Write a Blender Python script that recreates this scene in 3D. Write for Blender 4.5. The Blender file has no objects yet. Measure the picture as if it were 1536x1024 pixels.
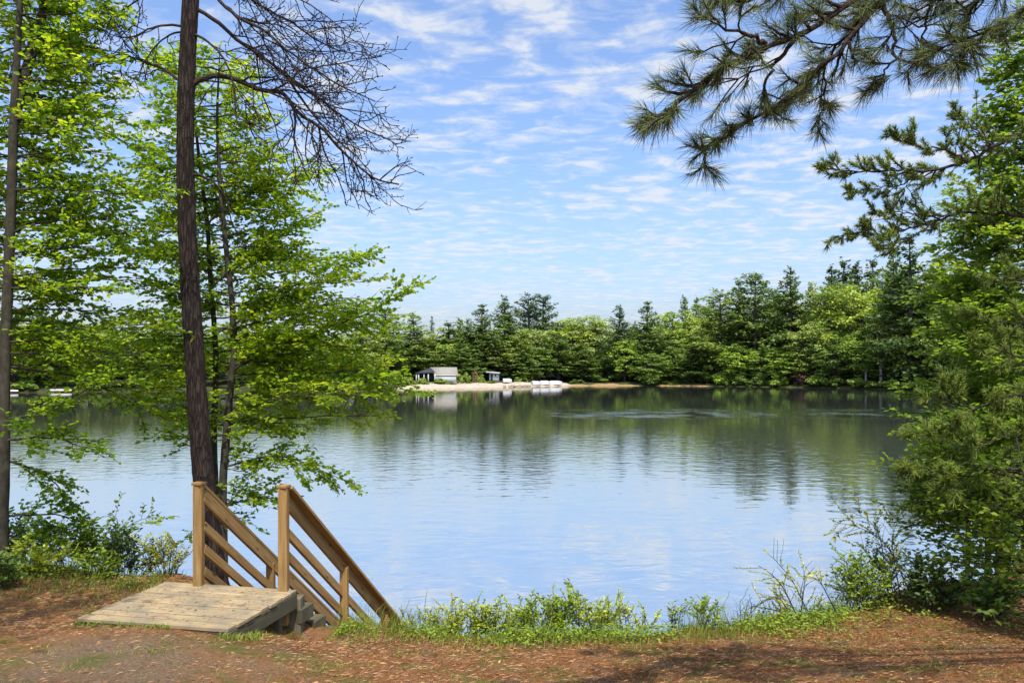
import bpy, bmesh, math, random
import numpy as np
from mathutils import Vector, Matrix

S = bpy.context.scene
COL = S.collection
F = 1536 * 28 / 36          # focal length in photograph pixels
CZ, HY = 4.6, 555           # eye height above the water, row of the horizon
PI = math.pi


def P(px, py, Y):
    return np.array([(px - 768) / F * Y, Y, CZ - (py - HY) / F * Y])


def PX(pts, Y0, Y1=None):
    n = len(pts)
    Y1 = Y0 if Y1 is None else Y1
    return np.array([P(p[0], p[1], Y0 + (Y1 - Y0) * i / max(1, n - 1)) for i, p in enumerate(pts)])


def unit(v):
    v = np.asarray(v, float)
    return v / (np.linalg.norm(v, axis=-1, keepdims=True) + 1e-12)


# ------------------------------------------------------------------ mesh accumulation
class MB:
    def __init__(s):
        s.v, s.f, s.r, s.n = [], [], [], 0

    def add(s, verts, faces, rnd=0.5):
        verts = np.asarray(verts, float).reshape(-1, 3)
        faces = np.asarray(faces, int)
        s.v.append(verts)
        s.f.append(faces + s.n)
        r = np.empty(len(faces)); r[:] = rnd
        s.r.append(r)
        s.n += len(verts)

    def tube(s, pts, rad, sides=6, rnd=0.5, rough=0.0, rng=None, cap=True):
        pts = np.asarray(pts, float); n = len(pts)
        rad = np.ones(n) * rad if np.isscalar(rad) else np.asarray(rad, float)
        d = unit(np.gradient(pts, axis=0))
        up = np.array([0.3, 0.2, 1.0]) if abs(d[0][2]) < .8 else np.array([1.0, 0.1, 0.0])
        a = np.cross(d, up); a = unit(a); b = np.cross(d, a)
        th = np.linspace(0, 2 * PI, sides, endpoint=False)
        rr = rad[:, None] * np.ones((n, sides))
        if rough and rng is not None:
            rr = rr * (1 + rough * rng.normal(size=(n, sides)))
        V = pts[:, None, :] + rr[..., None] * (np.cos(th)[None, :, None] * a[:, None, :] + np.sin(th)[None, :, None] * b[:, None, :])
        i = np.arange(n - 1)[:, None] * sides; j = np.arange(sides)[None, :]; k = (j + 1) % sides
        Fq = np.stack([i + j, i + k, i + sides + k, i + sides + j], -1).reshape(-1, 4)
        s.add(V.reshape(-1, 3), Fq, rnd)

    def build(s, name, mat, parent=None, smooth=False, origin=None):
        V = np.concatenate(s.v) if s.v else np.zeros((0, 3))
        if origin is None:
            origin = WORLD.get(parent.name, np.zeros(3)) if parent else np.zeros(3)
        V = V - origin
        me = bpy.data.meshes.new(name)
        loops = np.concatenate([f.ravel() for f in s.f]).astype(np.int32)
        sizes = np.concatenate([np.full(len(f), f.shape[1]) for f in s.f])
        starts = np.concatenate([[0], np.cumsum(sizes)[:-1]]).astype(np.int32)
        me.vertices.add(len(V)); me.vertices.foreach_set('co', V.astype(np.float32).ravel())
        me.loops.add(len(loops)); me.loops.foreach_set('vertex_index', loops)
        me.polygons.add(len(sizes)); me.polygons.foreach_set('loop_start', starts)
        if smooth:
            me.polygons.foreach_set('use_smooth', np.ones(len(sizes), bool))
        me.update(calc_edges=True)
        at = me.attributes.new('rnd', 'FLOAT', 'FACE')
        at.data.foreach_set('value', np.concatenate(s.r).astype(np.float32))
        me.materials.append(mat)
        o = bpy.data.objects.new(name, me); COL.objects.link(o)
        if parent:
            o.parent = parent
            WORLD[o.name] = np.array(origin, float)
        else:
            o.location = origin
            WORLD[o.name] = np.array(origin, float)
        return o


WORLD = {}


def tag(o, label=None, cat=None, group=None, kind=None):
    if label: o['label'] = label
    if cat: o['category'] = cat
    if group: o['group'] = group
    if kind: o['kind'] = kind
    return o


def thing(name, loc, label, cat, group=None):
    o = bpy.data.objects.new(name, None); COL.objects.link(o)
    o.empty_display_size = .2
    o.location = loc
    WORLD[o.name] = np.array(loc, float)
    return tag(o, label, cat, group)


# ------------------------------------------------------------------ materials
def new_mat(name):
    m = bpy.data.materials.new(name); m.use_nodes = True
    nt = m.node_tree; nt.nodes.clear()
    out = nt.nodes.new('ShaderNodeOutputMaterial')
    return m, nt, out


def nd(nt, typ, ins=None, **kw):
    n = nt.nodes.new(typ)
    for k, v in kw.items(): setattr(n, k, v)
    if ins:
        for k, v in ins.items():
            if hasattr(v, 'is_linked') or isinstance(v, bpy.types.NodeSocket): nt.links.new(v, n.inputs[k])
            else: n.inputs[k].default_value = v
    return n


def ramp(nt, fac, stops):
    n = nd(nt, 'ShaderNodeValToRGB', {'Fac': fac})
    e = n.color_ramp.elements
    while len(e) < len(stops): e.new(0.5)
    for i, (p, c) in enumerate(stops):
        e[i].position = p
        e[i].color = tuple(c) + (1,) if len(c) == 3 else c
    return n.outputs['Color']


def mix(nt, fac, a, b, blend='MIX'):
    n = nd(nt, 'ShaderNodeMix', data_type='RGBA', blend_type=blend)
    for s_, v in ((n.inputs[0], fac), (n.inputs[6], a), (n.inputs[7], b)):
        if isinstance(v, bpy.types.NodeSocket): nt.links.new(v, s_)
        elif isinstance(v, (int, float)): s_.default_value = v
        else: s_.default_value = tuple(v) + (1,)
    return n.outputs[2]


def math_(nt, op, a, b=0.0, c=0.0, clamp=False):
    n = nd(nt, 'ShaderNodeMath', operation=op, use_clamp=clamp)
    for s_, v in zip(n.inputs, (a, b, c)):
        if isinstance(v, bpy.types.NodeSocket): nt.links.new(v, s_)
        else: s_.default_value = v
    return n.outputs[0]


def leaf_mat(name, dark, mid, light, trans=.4, obj_color=False, rough=.5, spec=.35, tw=(1.25, 1.25, .7)):
    m, nt, out = new_mat(name)
    at = nd(nt, 'ShaderNodeAttribute', attribute_name='rnd')
    c = ramp(nt, at.outputs['Fac'], [(0, dark), (.5, mid), (1, light)])
    if obj_color:
        oi = nd(nt, 'ShaderNodeObjectInfo')
        c = mix(nt, 1.0, c, oi.outputs['Color'], 'MULTIPLY')
    tc = mix(nt, 1.0, c, tw, 'MULTIPLY')
    p = nd(nt, 'ShaderNodeBsdfPrincipled', {'Base Color': c, 'Roughness': rough, 'Specular IOR Level': spec})
    t = nd(nt, 'ShaderNodeBsdfTranslucent', {'Color': tc})
    ms = nd(nt, 'ShaderNodeMixShader', {0: trans, 1: p.outputs[0], 2: t.outputs[0]})
    nt.links.new(ms.outputs[0], out.inputs[0])
    return m


def bark_mat(name, a, b, scale=(14, 14, 2.6), bump=.02, lichen=None, crk=.6):
    m, nt, out = new_mat(name)
    tc = nd(nt, 'ShaderNodeTexCoord')
    mp = nd(nt, 'ShaderNodeMapping', {'Vector': tc.outputs['Object'], 'Scale': scale})
    n1 = nd(nt, 'ShaderNodeTexNoise', {'Vector': mp.outputs[0], 'Scale': 1.6, 'Detail': 7.0, 'Roughness': .65})
    v = nd(nt, 'ShaderNodeTexVoronoi', {'Vector': mix(nt, .6, mp.outputs[0], n1.outputs['Color']), 'Scale': 1.9}, feature='DISTANCE_TO_EDGE')
    crack = ramp(nt, v.outputs['Distance'], [(0, (0, 0, 0)), (.16, (1, 1, 1))])
    base = ramp(nt, n1.outputs['Fac'], [(.3, a), (.7, b)])
    dk = tuple(x * .35 for x in a)
    c = mix(nt, mix(nt, crk, (1, 1, 1), crack), dk, base)
    if lichen:
        n2 = nd(nt, 'ShaderNodeTexNoise', {'Vector': tc.outputs['Object'], 'Scale': 7.0, 'Detail': 6.0})
        c = mix(nt, ramp(nt, n2.outputs['Fac'], [(.55, (0, 0, 0)), (.68, (.7, .7, .7))]), c, lichen)
    h = math_(nt, 'ADD', math_(nt, 'MULTIPLY', crack, crk), n1.outputs['Fac'])
    bp = nd(nt, 'ShaderNodeBump', {'Height': h, 'Strength': 1.0, 'Distance': bump})
    p = nd(nt, 'ShaderNodeBsdfPrincipled', {'Base Color': c, 'Roughness': .9, 'Specular IOR Level': .15, 'Normal': bp.outputs[0]})
    nt.links.new(p.outputs[0], out.inputs[0])
    return m


def wood_mat(name, a, b, c3, weather=None, grain=1.0):
    """sawn lumber, grain along local X"""
    m, nt, out = new_mat(name)
    tc = nd(nt, 'ShaderNodeTexCoord')
    oi = nd(nt, 'ShaderNodeObjectInfo')
    at = nd(nt, 'ShaderNodeAttribute', attribute_name='rnd')
    off = math_(nt, 'ADD', math_(nt, 'MULTIPLY', oi.outputs['Random'], 37.0), math_(nt, 'MULTIPLY', at.outputs['Fac'], 53.0))
    cv = nd(nt, 'ShaderNodeCombineXYZ', {0: off, 1: off, 2: off})
    vv = nd(nt, 'ShaderNodeVectorMath', {0: tc.outputs['Object'], 1: cv.outputs[0]}, operation='ADD')
    mp = nd(nt, 'ShaderNodeMapping', {'Vector': vv.outputs[0], 'Scale': (1.3, 22, 22)})
    n1 = nd(nt, 'ShaderNodeTexNoise', {'Vector': mp.outputs[0], 'Scale': 1.5 * grain, 'Detail': 6.0, 'Roughness': .6, 'Distortion': .6})
    mp2 = nd(nt, 'ShaderNodeMapping', {'Vector': vv.outputs[0], 'Scale': (2.2, 7, 7)})
    n2 = nd(nt, 'ShaderNodeTexNoise', {'Vector': mp2.outputs[0], 'Scale': 1.0, 'Detail': 4.0})
    col = ramp(nt, n1.outputs['Fac'], [(.25, a), (.5, b), (.75, c3)])
    col = mix(nt, math_(nt, 'MULTIPLY', ramp(nt, n2.outputs['Fac'], [(.4, (0, 0, 0)), (.7, (1, 1, 1))]), .55), col, tuple(x * .72 for x in b))
    br = math_(nt, 'MULTIPLY_ADD', at.outputs['Fac'], .75, .62)
    cb = nd(nt, 'ShaderNodeCombineXYZ', {0: br, 1: br, 2: br})
    col = mix(nt, 1.0, col, cb.outputs[0], 'MULTIPLY')
    mk = nd(nt, 'ShaderNodeMapping', {'Vector': vv.outputs[0], 'Scale': (4.0, 11, 11)})
    kn = nd(nt, 'ShaderNodeTexVoronoi', {'Vector': mk.outputs[0], 'Scale': .62})
    col = mix(nt, ramp(nt, kn.outputs['Distance'], [(.07, (.85, .85, .85)), (.15, (0, 0, 0))]), col, tuple(x * .3 for x in a))
    if weather:
        n3 = nd(nt, 'ShaderNodeTexNoise', {'Vector': tc.outputs['Object'], 'Scale': 2.6, 'Detail': 5.0, 'Roughness': .6})
        col = mix(nt, ramp(nt, n3.outputs['Fac'], [(.42, (0, 0, 0)), (.66, (.85, .85, .85))]), col, weather)
    bp = nd(nt, 'ShaderNodeBump', {'Height': n1.outputs['Fac'], 'Strength': .5, 'Distance': .004})
    p = nd(nt, 'ShaderNodeBsdfPrincipled', {'Base Color': col, 'Roughness': .75, 'Specular IOR Level': .2, 'Normal': bp.outputs[0]})
    nt.links.new(p.outputs[0], out.inputs[0])
    return m


def plain_mat(name, c, rough=.7, var=.25, scale=3.0, spec=.3):
    m, nt, out = new_mat(name)
    tc = nd(nt, 'ShaderNodeTexCoord')
    n1 = nd(nt, 'ShaderNodeTexNoise', {'Vector': tc.outputs['Object'], 'Scale': scale, 'Detail': 6.0})
    col = ramp(nt, n1.outputs['Fac'], [(.3, tuple(x * (1 - var) for x in c)), (.7, c)])
    bp = nd(nt, 'ShaderNodeBump', {'Height': n1.outputs['Fac'], 'Strength': .3, 'Distance': .01})
    p = nd(nt, 'ShaderNodeBsdfPrincipled', {'Base Color': col, 'Roughness': rough, 'Specular IOR Level': spec, 'Normal': bp.outputs[0]})
    nt.links.new(p.outputs[0], out.inputs[0])
    return m


M = {}
M['leaf'] = leaf_mat('beech_leaf', (.1, .21, .014), (.22, .38, .022), (.44, .55, .03), trans=.7, tw=(1.35, 1.25, .6))
M['leaf_dark'] = leaf_mat('shade_leaf', (.06, .13, .02), (.14, .25, .033), (.3, .4, .05), trans=.45)
M['leaf_right'] = leaf_mat('right_leaf', (.09, .18, .02), (.2, .31, .03), (.36, .46, .05), trans=.65)
M['leaf_yellow'] = leaf_mat('young_leaf', (.12, .2, .02), (.26, .36, .03), (.45, .48, .06), trans=.4)
M['needle'] = leaf_mat('pine_needle', (.05, .085, .03), (.14, .19, .06), (.3, .33, .1), trans=.35, rough=.4, spec=.4)
M['crown'] = leaf_mat('far_leaf', (.5, .5, .5), (1, 1, 1), (1.6, 1.5, 1.4), trans=.3, obj_color=True)
M['shrub'] = leaf_mat('shrub_leaf', (.5, .5, .5), (1, 1, 1), (1.7, 1.55, 1.5), trans=.35, obj_color=True)
M['needle_green'] = leaf_mat('green_needle', (.06, .11, .018), (.15, .22, .03), (.32, .38, .06), trans=.35, rough=.4, spec=.3)
M['grass'] = leaf_mat('grass_blade', (.08, .13, .015), (.2, .27, .03), (.38, .38, .07), trans=.3)
M['litter'] = leaf_mat('litter', (.07, .028, .012), (.26, .11, .038), (.48, .27, .11), trans=.0, tw=(1, 1, 1))
M['bark_pine'] = bark_mat('bark_pine', (.022, .016, .013), (.075, .054, .043), scale=(34, 34, 4.5), bump=.025)
M['bark_beech'] = bark_mat('bark_beech', (.03, .027, .02), (.08, .068, .05), scale=(9, 9, 5), bump=.008, lichen=(.085, .09, .055), crk=.15)
M['bark_limb'] = bark_mat('bark_limb', (.028, .02, .017), (.08, .055, .042), scale=(25, 25, 25), bump=.006)
M['bark_far'] = plain_mat('bark_far', (.12, .095, .075), .9, .5, 2.0)
M['bark_pale'] = plain_mat('bark_pale', (.5, .47, .42), .9, .5, 1.2)
M['wood'] = wood_mat('rail_lumber', (.13, .07, .022), (.27, .16, .056), (.40, .265, .11))
M['deck'] = wood_mat('deck_lumber', (.25, .175, .09), (.36, .27, .15), (.46, .36, .21), weather=(.17, .15, .115))
M['old_wood'] = wood_mat('weathered_lumber', (.07, .06, .035), (.12, .1, .06), (.18, .15, .095), weather=(.065, .062, .038))

# ------------------------------------------------------------------ terrain
def sstep(a, b, x):
    t = np.clip((x - a) / (b - a), 0, 1)
    return t * t * (3 - 2 * t)


EX = [-30, -9, -5, -4, -3.2, -2.2, -1.3, 0, 1.2, 2, 3, 4, 6, 10, 30]
EY = [12, 9.9, 9.4, 9.2, 8.7, 8.0, 7.55, 7.4, 7.4, 7.55, 7.95, 8.5, 9.6, 12, 16]
BY = [-40, 0, 5.7, 6.7, 7.3, 8, 9, 12, 40]
BZ = [4.4, 3.0, 2.36, 2.22, 2.14, 2.1, 2.08, 2.06, 2.0]


def wob(x, y):
    return (.5 * np.sin(1.7 * x + .6 * y) + .35 * np.sin(2.9 * y - 1.1 * x + 1) + .3 * np.sin(4.3 * x + 3.1 * y + 2)) / 1.15


def ground_z(x, y):
    x = np.asarray(x, float); y = np.asarray(y, float)
    e = np.interp(x, EX, EY) + .12 * np.sin(3.1 * x) + .06 * np.sin(7.7 * x + 1)
    top = np.interp(np.minimum(y, e), BY, BZ) + .15 * sstep(-1.6, -3.1, x) + .08 * sstep(2, 4.5, x) + .025 * wob(x, y) + .07 * np.exp(-((x + 3.0) / 1.3) ** 2 - ((y - 6.6) / .55) ** 2) - .3 * np.exp(-((x + 1.98) / .3) ** 2 - ((y - 7.8) / .42) ** 2)
    d = y - e
    drop = np.where(d > 0, .62 * (np.sqrt(d * d + .06) - .245), 0)
    return np.maximum(top - drop, -1.6)


# far shore: photograph rows of the waterline -> distance
SP = [(-2600, 640), (-900, 606), (-200, 593), (0, 589.5), (100, 588), (300, 586), (520, 584), (600, 583.2), (740, 580.6), (800, 579.6), (850, 578.6),
      (930, 578.4), (1000, 578.6), (1060, 579.2), (1130, 580), (1200, 581), (1280, 582.5), (1350, 584), (1450, 586), (1700, 591), (2400, 600), (4000, 615)]
SHX = np.array([(p[0] - 768) / F * F * CZ / (p[1] - HY) for p in SP])
SHY = np.array([F * CZ / (p[1] - HY) for p in SP])
_o = np.argsort(SHX); SHX, SHY = SHX[_o], SHY[_o]


def shore(x):
    return np.interp(x, SHX, SHY)


def far_z(x, y):
    x = np.asarray(x, float); y = np.asarray(y, float)
    d = y - shore(x)
    right = sstep(20, 110, x)
    z = np.where(d < 0, np.maximum(-1.5, d * .12), 0.12 * np.clip(d, 0, 3) + 1.25 * (1 - np.exp(-np.clip(d - 1, 0, None) / 9)))
    z = z + sstep(15, 110, d) * (4 + 6 * right) + sstep(100, 900, d) * 22
    return z + np.where(d > 6, .15 * np.sin(.6 * x) * np.sin(.5 * y), 0)


def grid(name, X, Y, zf, mat, attr=None):
    nx, ny = X.shape
    Z = zf(X, Y)
    V = np.stack([X, Y, Z], -1).reshape(-1, 3)
    i = np.arange(nx - 1)[:, None] * ny; j = np.arange(ny - 1)[None, :]
    Fq = np.stack([i + j, i + ny + j, i + ny + j + 1, i + j + 1], -1).reshape(-1, 4)
    mb = MB(); mb.add(V, Fq)
    return mb.build(name, mat, smooth=True)


def ground_material():
    m, nt, out = new_mat('forest_floor')
    tc = nd(nt, 'ShaderNodeTexCoord'); co = tc.outputs['Object']
    big = nd(nt, 'ShaderNodeTexNoise', {'Vector': co, 'Scale': .9, 'Detail': 5.0, 'Roughness': .6})
    midn = nd(nt, 'ShaderNodeTexNoise', {'Vector': co, 'Scale': 5.0, 'Detail': 6.0, 'Roughness': .65})
    fine = nd(nt, 'ShaderNodeTexNoise', {'Vector': co, 'Scale': 55.0, 'Detail': 6.0, 'Roughness': .75})
    mp = nd(nt, 'ShaderNodeMapping', {'Vector': co, 'Scale': (1, 2.2, 1), 'Rotation': (0, 0, .5)})
    stk = nd(nt, 'ShaderNodeTexNoise', {'Vector': mp.outputs[0], 'Scale': 30.0, 'Detail': 8.0, 'Roughness': .8, 'Distortion': 1.5})
    red = ramp(nt, stk.outputs['Fac'], [(.28, (.04, .017, .008)), (.42, (.19, .076, .028)), (.54, (.38, .17, .06)), (.72, (.58, .36, .16))])
    tan = ramp(nt, fine.outputs['Fac'], [(.3, (.09, .06, .034)), (.5, (.26, .18, .11)), (.72, (.47, .35, .23))])
    # bare trodden soil in front of the landing
    sx = nd(nt, 'ShaderNodeSeparateXYZ', {0: co})
    dx = math_(nt, 'MULTIPLY', math_(nt, 'ADD', sx.outputs[0], 3.1), .42)
    dy = math_(nt, 'MULTIPLY', math_(nt, 'ADD', sx.outputs[1], -5.9), .8)
    rr = math_(nt, 'SQRT', math_(nt, 'ADD', math_(nt, 'MULTIPLY', dx, dx), math_(nt, 'MULTIPLY', dy, dy)))
    bare = ramp(nt, math_(nt, 'ADD', rr, math_(nt, 'MULTIPLY', math_(nt, 'ADD', big.outputs['Fac'], -.5), 1.6)), [(.2, (.85, .85, .85)), (.75, (0, 0, 0))])
    dkp = ramp(nt, big.outputs['Fac'], [(.36, (.5, .5, .5)), (.5, (1, 1, 1))])
    c = mix(nt, bare, mix(nt, 1.0, red, dkp, 'MULTIPLY'), tan)
    c = mix(nt, ramp(nt, midn.outputs['Fac'], [(.46, (0, 0, 0)), (.7, (.7, .7, .7))]), c, tan)
    g = ramp(nt, midn.outputs['Fac'], [(.3, (.07, .1, .018)), (.7, (.18, .21, .035))])
    gm = nd(nt, 'ShaderNodeTexNoise', {'Vector': co, 'Scale': 2.3, 'Detail': 8.0, 'Roughness': .7})
    c = mix(nt, ramp(nt, gm.outputs['Fac'], [(.5, (0, 0, 0)), (.64, (.8, .8, .8))]), c, g)
    h = math_(nt, 'ADD', math_(nt, 'MULTIPLY', midn.outputs['Fac'], 1.2), math_(nt, 'ADD', math_(nt, 'MULTIPLY', stk.outputs['Fac'], .7), math_(nt, 'MULTIPLY', fine.outputs['Fac'], .35)))
    bp = nd(nt, 'ShaderNodeBump', {'Height': h, 'Strength': 1.0, 'Distance': .045})
    p = nd(nt, 'ShaderNodeBsdfPrincipled', {'Base Color': c, 'Roughness': .95, 'Specular IOR Level': .1, 'Normal': bp.outputs[0]})
    nt.links.new(p.outputs[0], out.inputs[0])
    return m


def soil_material(name, stops, scale=.4):
    m, nt, out = new_mat(name)
    tc = nd(nt, 'ShaderNodeTexCoord')
    n1 = nd(nt, 'ShaderNodeTexNoise', {'Vector': tc.outputs['Object'], 'Scale': scale, 'Detail': 9.0, 'Roughness': .7})
    c = ramp(nt, n1.outputs['Fac'], stops)
    bp = nd(nt, 'ShaderNodeBump', {'Height': n1.outputs['Fac'], 'Strength': .6, 'Distance': .4})
    p = nd(nt, 'ShaderNodeBsdfPrincipled', {'Base Color': c, 'Roughness': .95, 'Specular IOR Level': .1, 'Normal': bp.outputs[0]})
    nt.links.new(p.outputs[0], out.inputs[0])
    return m


# near bank sheet
ys = np.concatenate([np.linspace(-40, -2, 20), np.linspace(-1.5, 5, 27), np.linspace(5.08, 13, 130), np.linspace(14, 60, 20)])
us = np.linspace(-2.0, 2.0, 281)
U, Yg = np.meshgrid(us, ys, indexing='ij')
tag(grid('ground', U * (np.maximum(Yg, 0) * .55 + 5), Yg, ground_z, ground_material()), kind='structure')

# far land: rows start in the water and run out to the horizon
xs = np.concatenate([np.linspace(-2500, -260, 40), np.linspace(-250, 300, 276), np.linspace(310, 2500, 40)])
ds = np.concatenate([np.linspace(-40, -4, 7), np.linspace(-3, 14, 35), np.linspace(16, 120, 40), np.geomspace(130, 3500, 40)])
Xf, Df = np.meshgrid(xs, ds, indexing='ij')
far_mat = soil_material('far_floor', [(.3, (.018, .022, .01)), (.5, (.05, .055, .02)), (.7, (.1, .115, .03))], .25)
tag(grid('far_shore', Xf, shore(Xf) + Df, far_z, far_mat), kind='structure')


def strip(name, px0, px1, d0, d1, mat, lift, kind='structure', n=60):
    x0, x1 = [np.interp(p, [q[0] for q in SP], [(q[0] - 768) / F * F * CZ / (q[1] - HY) for q in SP]) for p in (px0, px1)]
    X = np.linspace(x0, x1, n); T = np.linspace(0, 1, 14)
    taper = np.minimum(1, np.minimum(np.arange(n), np.arange(n)[::-1]) / (n * .14)) ** .6
    wig = 1 + .25 * np.sin(X * .5) + .15 * np.sin(X * 1.3)
    XX = np.repeat(X[:, None], 14, 1)
    DD = d0 + (d1 * taper * wig)[:, None] * T[None, :] + .01 * T[None, :]
    o = grid(name, XX, shore(XX) + DD, lambda a, b: far_z(a, b) + lift, mat)
    return tag(o, kind=kind)


sand = soil_material('sand', [(.3, (.3, .24, .17)), (.5, (.42, .35, .27)), (.7, (.5, .43, .34))], .8)
mud = soil_material('shore_soil', [(.3, (.16, .1, .045)), (.5, (.3, .2, .09)), (.7, (.4, .3, .16))], 1.2)
lawn_m = soil_material('lawn_grass', [(.3, (.08, .12, .015)), (.5, (.16, .22, .025)), (.7, (.24, .29, .04))], 1.5)
strip('beach', 585, 860, -.8, 8.3, sand, .03)
strip('shore_soil', 846, 962, -.6, 2.8, mud, .034)
strip('shore_soil', 985, 1066, -.6, 2.2, mud, .034)
strip('lawn', 590, 735, 9, 10, lawn_m, .06)
strip('lawn', 985, 1050, 4, 26, lawn_m, .06)


def water_material():
    m, nt, out = new_mat('lake_water')
    tc = nd(nt, 'ShaderNodeTexCoord'); co = tc.outputs['Object']
    sp = nd(nt, 'ShaderNodeSeparateXYZ', {0: co})
    # long low swell + ripples, wavelength in metres
    mp1 = nd(nt, 'ShaderNodeMapping', {'Vector': co, 'Rotation': (0, 0, .2), 'Scale': (.45, 1.0, 1)})
    n1 = nd(nt, 'ShaderNodeTexNoise', {'Vector': mp1.outputs[0], 'Scale': 1.1, 'Detail': 2.0, 'Roughness': .5, 'Distortion': .4}, noise_dimensions='2D')
    mp2 = nd(nt, 'ShaderNodeMapping', {'Vector': co, 'Rotation': (0, 0, -.12), 'Scale': (.7, 1.0, 1)})
    n2 = nd(nt, 'ShaderNodeTexNoise', {'Vector': mp2.outputs[0], 'Scale': 1.7, 'Detail': 2.5, 'Roughness': .5}, noise_dimensions='2D')
    n3 = nd(nt, 'ShaderNodeTexNoise', {'Vector': co, 'Scale': 8.0, 'Detail': 2.0}, noise_dimensions='2D')
    # breeze: ripples stronger in a belt and in a ruffled band
    wv = nd(nt, 'ShaderNodeTexNoise', {'Vector': co, 'Scale': .045, 'Detail': 3.0}, noise_dimensions='2D')
    yw = math_(nt, 'ADD', sp.outputs[1], math_(nt, 'MULTIPLY', math_(nt, 'ADD', wv.outputs['Fac'], -.5), 26.0))
    belt = nd(nt, 'ShaderNodeMapRange', {'Value': yw, 'From Min': 20.0, 'From Max': 34.0, 'To Min': .12, 'To Max': 1.0}, interpolation_type='SMOOTHSTEP').outputs[0]
    belt2 = nd(nt, 'ShaderNodeMapRange', {'Value': yw, 'From Min': 45.0, 'From Max': 75.0, 'To Min': 1.0, 'To Max': .2}, interpolation_type='SMOOTHSTEP').outputs[0]
    ba = nd(nt, 'ShaderNodeMapRange', {'Value': sp.outputs[1], 'From Min': 72.0, 'From Max': 82.0, 'To Min': 0.0, 'To Max': 1.0}, interpolation_type='SMOOTHSTEP').outputs[0]
    bb = nd(nt, 'ShaderNodeMapRange', {'Value': sp.outputs[1], 'From Min': 86.0, 'From Max': 100.0, 'To Min': 1.0, 'To Max': 0.0}, interpolation_type='SMOOTHSTEP').outputs[0]
    bx = nd(nt, 'ShaderNodeMapRange', {'Value': sp.outputs[0], 'From Min': 0.0, 'From Max': 12.0, 'To Min': 0.0, 'To Max': 1.0}, interpolation_type='SMOOTHSTEP').outputs[0]
    pn = nd(nt, 'ShaderNodeTexNoise', {'Vector': co, 'Scale': .22, 'Detail': 4.0, 'Roughness': .6}, noise_dimensions='2D')
    pm = nd(nt, 'ShaderNodeMapRange', {'Value': pn.outputs['Fac'], 'From Min': .42, 'From Max': .62, 'To Min': 0.0, 'To Max': 1.0}, interpolation_type='SMOOTHSTEP').outputs[0]
    band = math_(nt, 'MULTIPLY', math_(nt, 'MULTIPLY', ba, bb), math_(nt, 'MULTIPLY', bx, pm))
    amp = math_(nt, 'ADD', math_(nt, 'MULTIPLY', belt, belt2), math_(nt, 'MULTIPLY', band, 1.0))
    spark = math_(nt, 'MULTIPLY', math_(nt, 'MULTIPLY', band, .02), n3.outputs['Fac'])
    fall = nd(nt, 'ShaderNodeMapRange', {'Value': sp.outputs[1], 'From Min': 40.0, 'From Max': 90.0, 'To Min': .009, 'To Max': .004}).outputs[0]
    h = math_(nt, 'ADD', math_(nt, 'MULTIPLY', n1.outputs['Fac'], fall),
              math_(nt, 'MULTIPLY', amp, math_(nt, 'ADD', math_(nt, 'MULTIPLY', n2.outputs['Fac'], .016), math_(nt, 'MULTIPLY', n3.outputs['Fac'], .0006))))
    h = math_(nt, 'ADD', h, spark)
    bp = nd(nt, 'ShaderNodeBump', {'Height': h, 'Strength': 1.0, 'Distance': 1.0})
    g = nd(nt, 'ShaderNodeBsdfGlossy', {'Color': (.8, .785, .74, 1), 'Roughness': .03, 'Normal': bp.outputs[0]})
    d = nd(nt, 'ShaderNodeBsdfDiffuse', {'Color': (.15, .165, .16, 1)})
    lw = nd(nt, 'ShaderNodeLayerWeight', {'Blend': .5})
    dk = nd(nt, 'ShaderNodeBsdfDiffuse', {'Color': (.0, .0, .0, 1)})
    dm = nd(nt, 'ShaderNodeMixShader', {0: lw.outputs['Facing'], 1: d.outputs[0], 2: dk.outputs[0]})
    ms = nd(nt, 'ShaderNodeAddShader', {0: dm.outputs[0], 1: g.outputs[0]})
    nt.links.new(ms.outputs[0], out.inputs[0])
    return m


mb = MB()
gx = np.linspace(-900, 900, 13); gy = np.linspace(7.0, 420, 13)
XX, YY = np.meshgrid(gx, gy, indexing='ij')
tag(grid('lake', XX, YY, lambda a, b: a * 0, water_material()), kind='structure')


# ------------------------------------------------------------------ lumber
def board(name, p0, p1, w, t, mat, parent=None, up=(0, 0, 1), rnd=.5, bev=.004):
    """sawn board from p0 to p1 (centre line); w across 'side', t along 'up'. Local X runs along the board."""
    p0, p1 = Vector(p0), Vector(p1)
    x = (p1 - p0); L = x.length; x.normalize()
    up = Vector(up); z = (up - up.dot(x) * x).normalized(); y = z.cross(x)
    bm = bmesh.new(); bmesh.ops.create_cube(bm, size=1.0)
    bmesh.ops.scale(bm, vec=(L, w, t), verts=bm.verts)
    bmesh.ops.bevel(bm, geom=bm.edges[:], offset=bev, segments=1, affect='EDGES')
    me = bpy.data.meshes.new(name); bm.to_mesh(me); bm.free()
    a = me.attributes.new('rnd', 'FLOAT', 'FACE'); a.data.foreach_set('value', np.full(len(me.polygons), rnd, np.float32))
    me.materials.append(mat)
    o = bpy.data.objects.new(name, me); COL.objects.link(o)
    Mw = Matrix((x, y, z)).transposed().to_4x4(); Mw.translation = (p0 + p1) / 2
    MW[o.name] = Mw
    if parent:
        pm = MW.get(parent.name)
        if pm is None: pm = Matrix.Translation(Vector(WORLD[parent.name]))
        o.parent = parent; o.matrix_local = pm.inverted() @ Mw
    else:
        o.matrix_world = Mw
    return o


MW = {}
FL = Vector((-3.83, 7.02, 0)); DU = Vector((.978, -.208, 0)); DV = Vector((.208, .978, 0)); DZ = 2.42


def D(u, v, z=0.0): return FL + DU * u + DV * v + Vector((0, 0, DZ + z))


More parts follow.
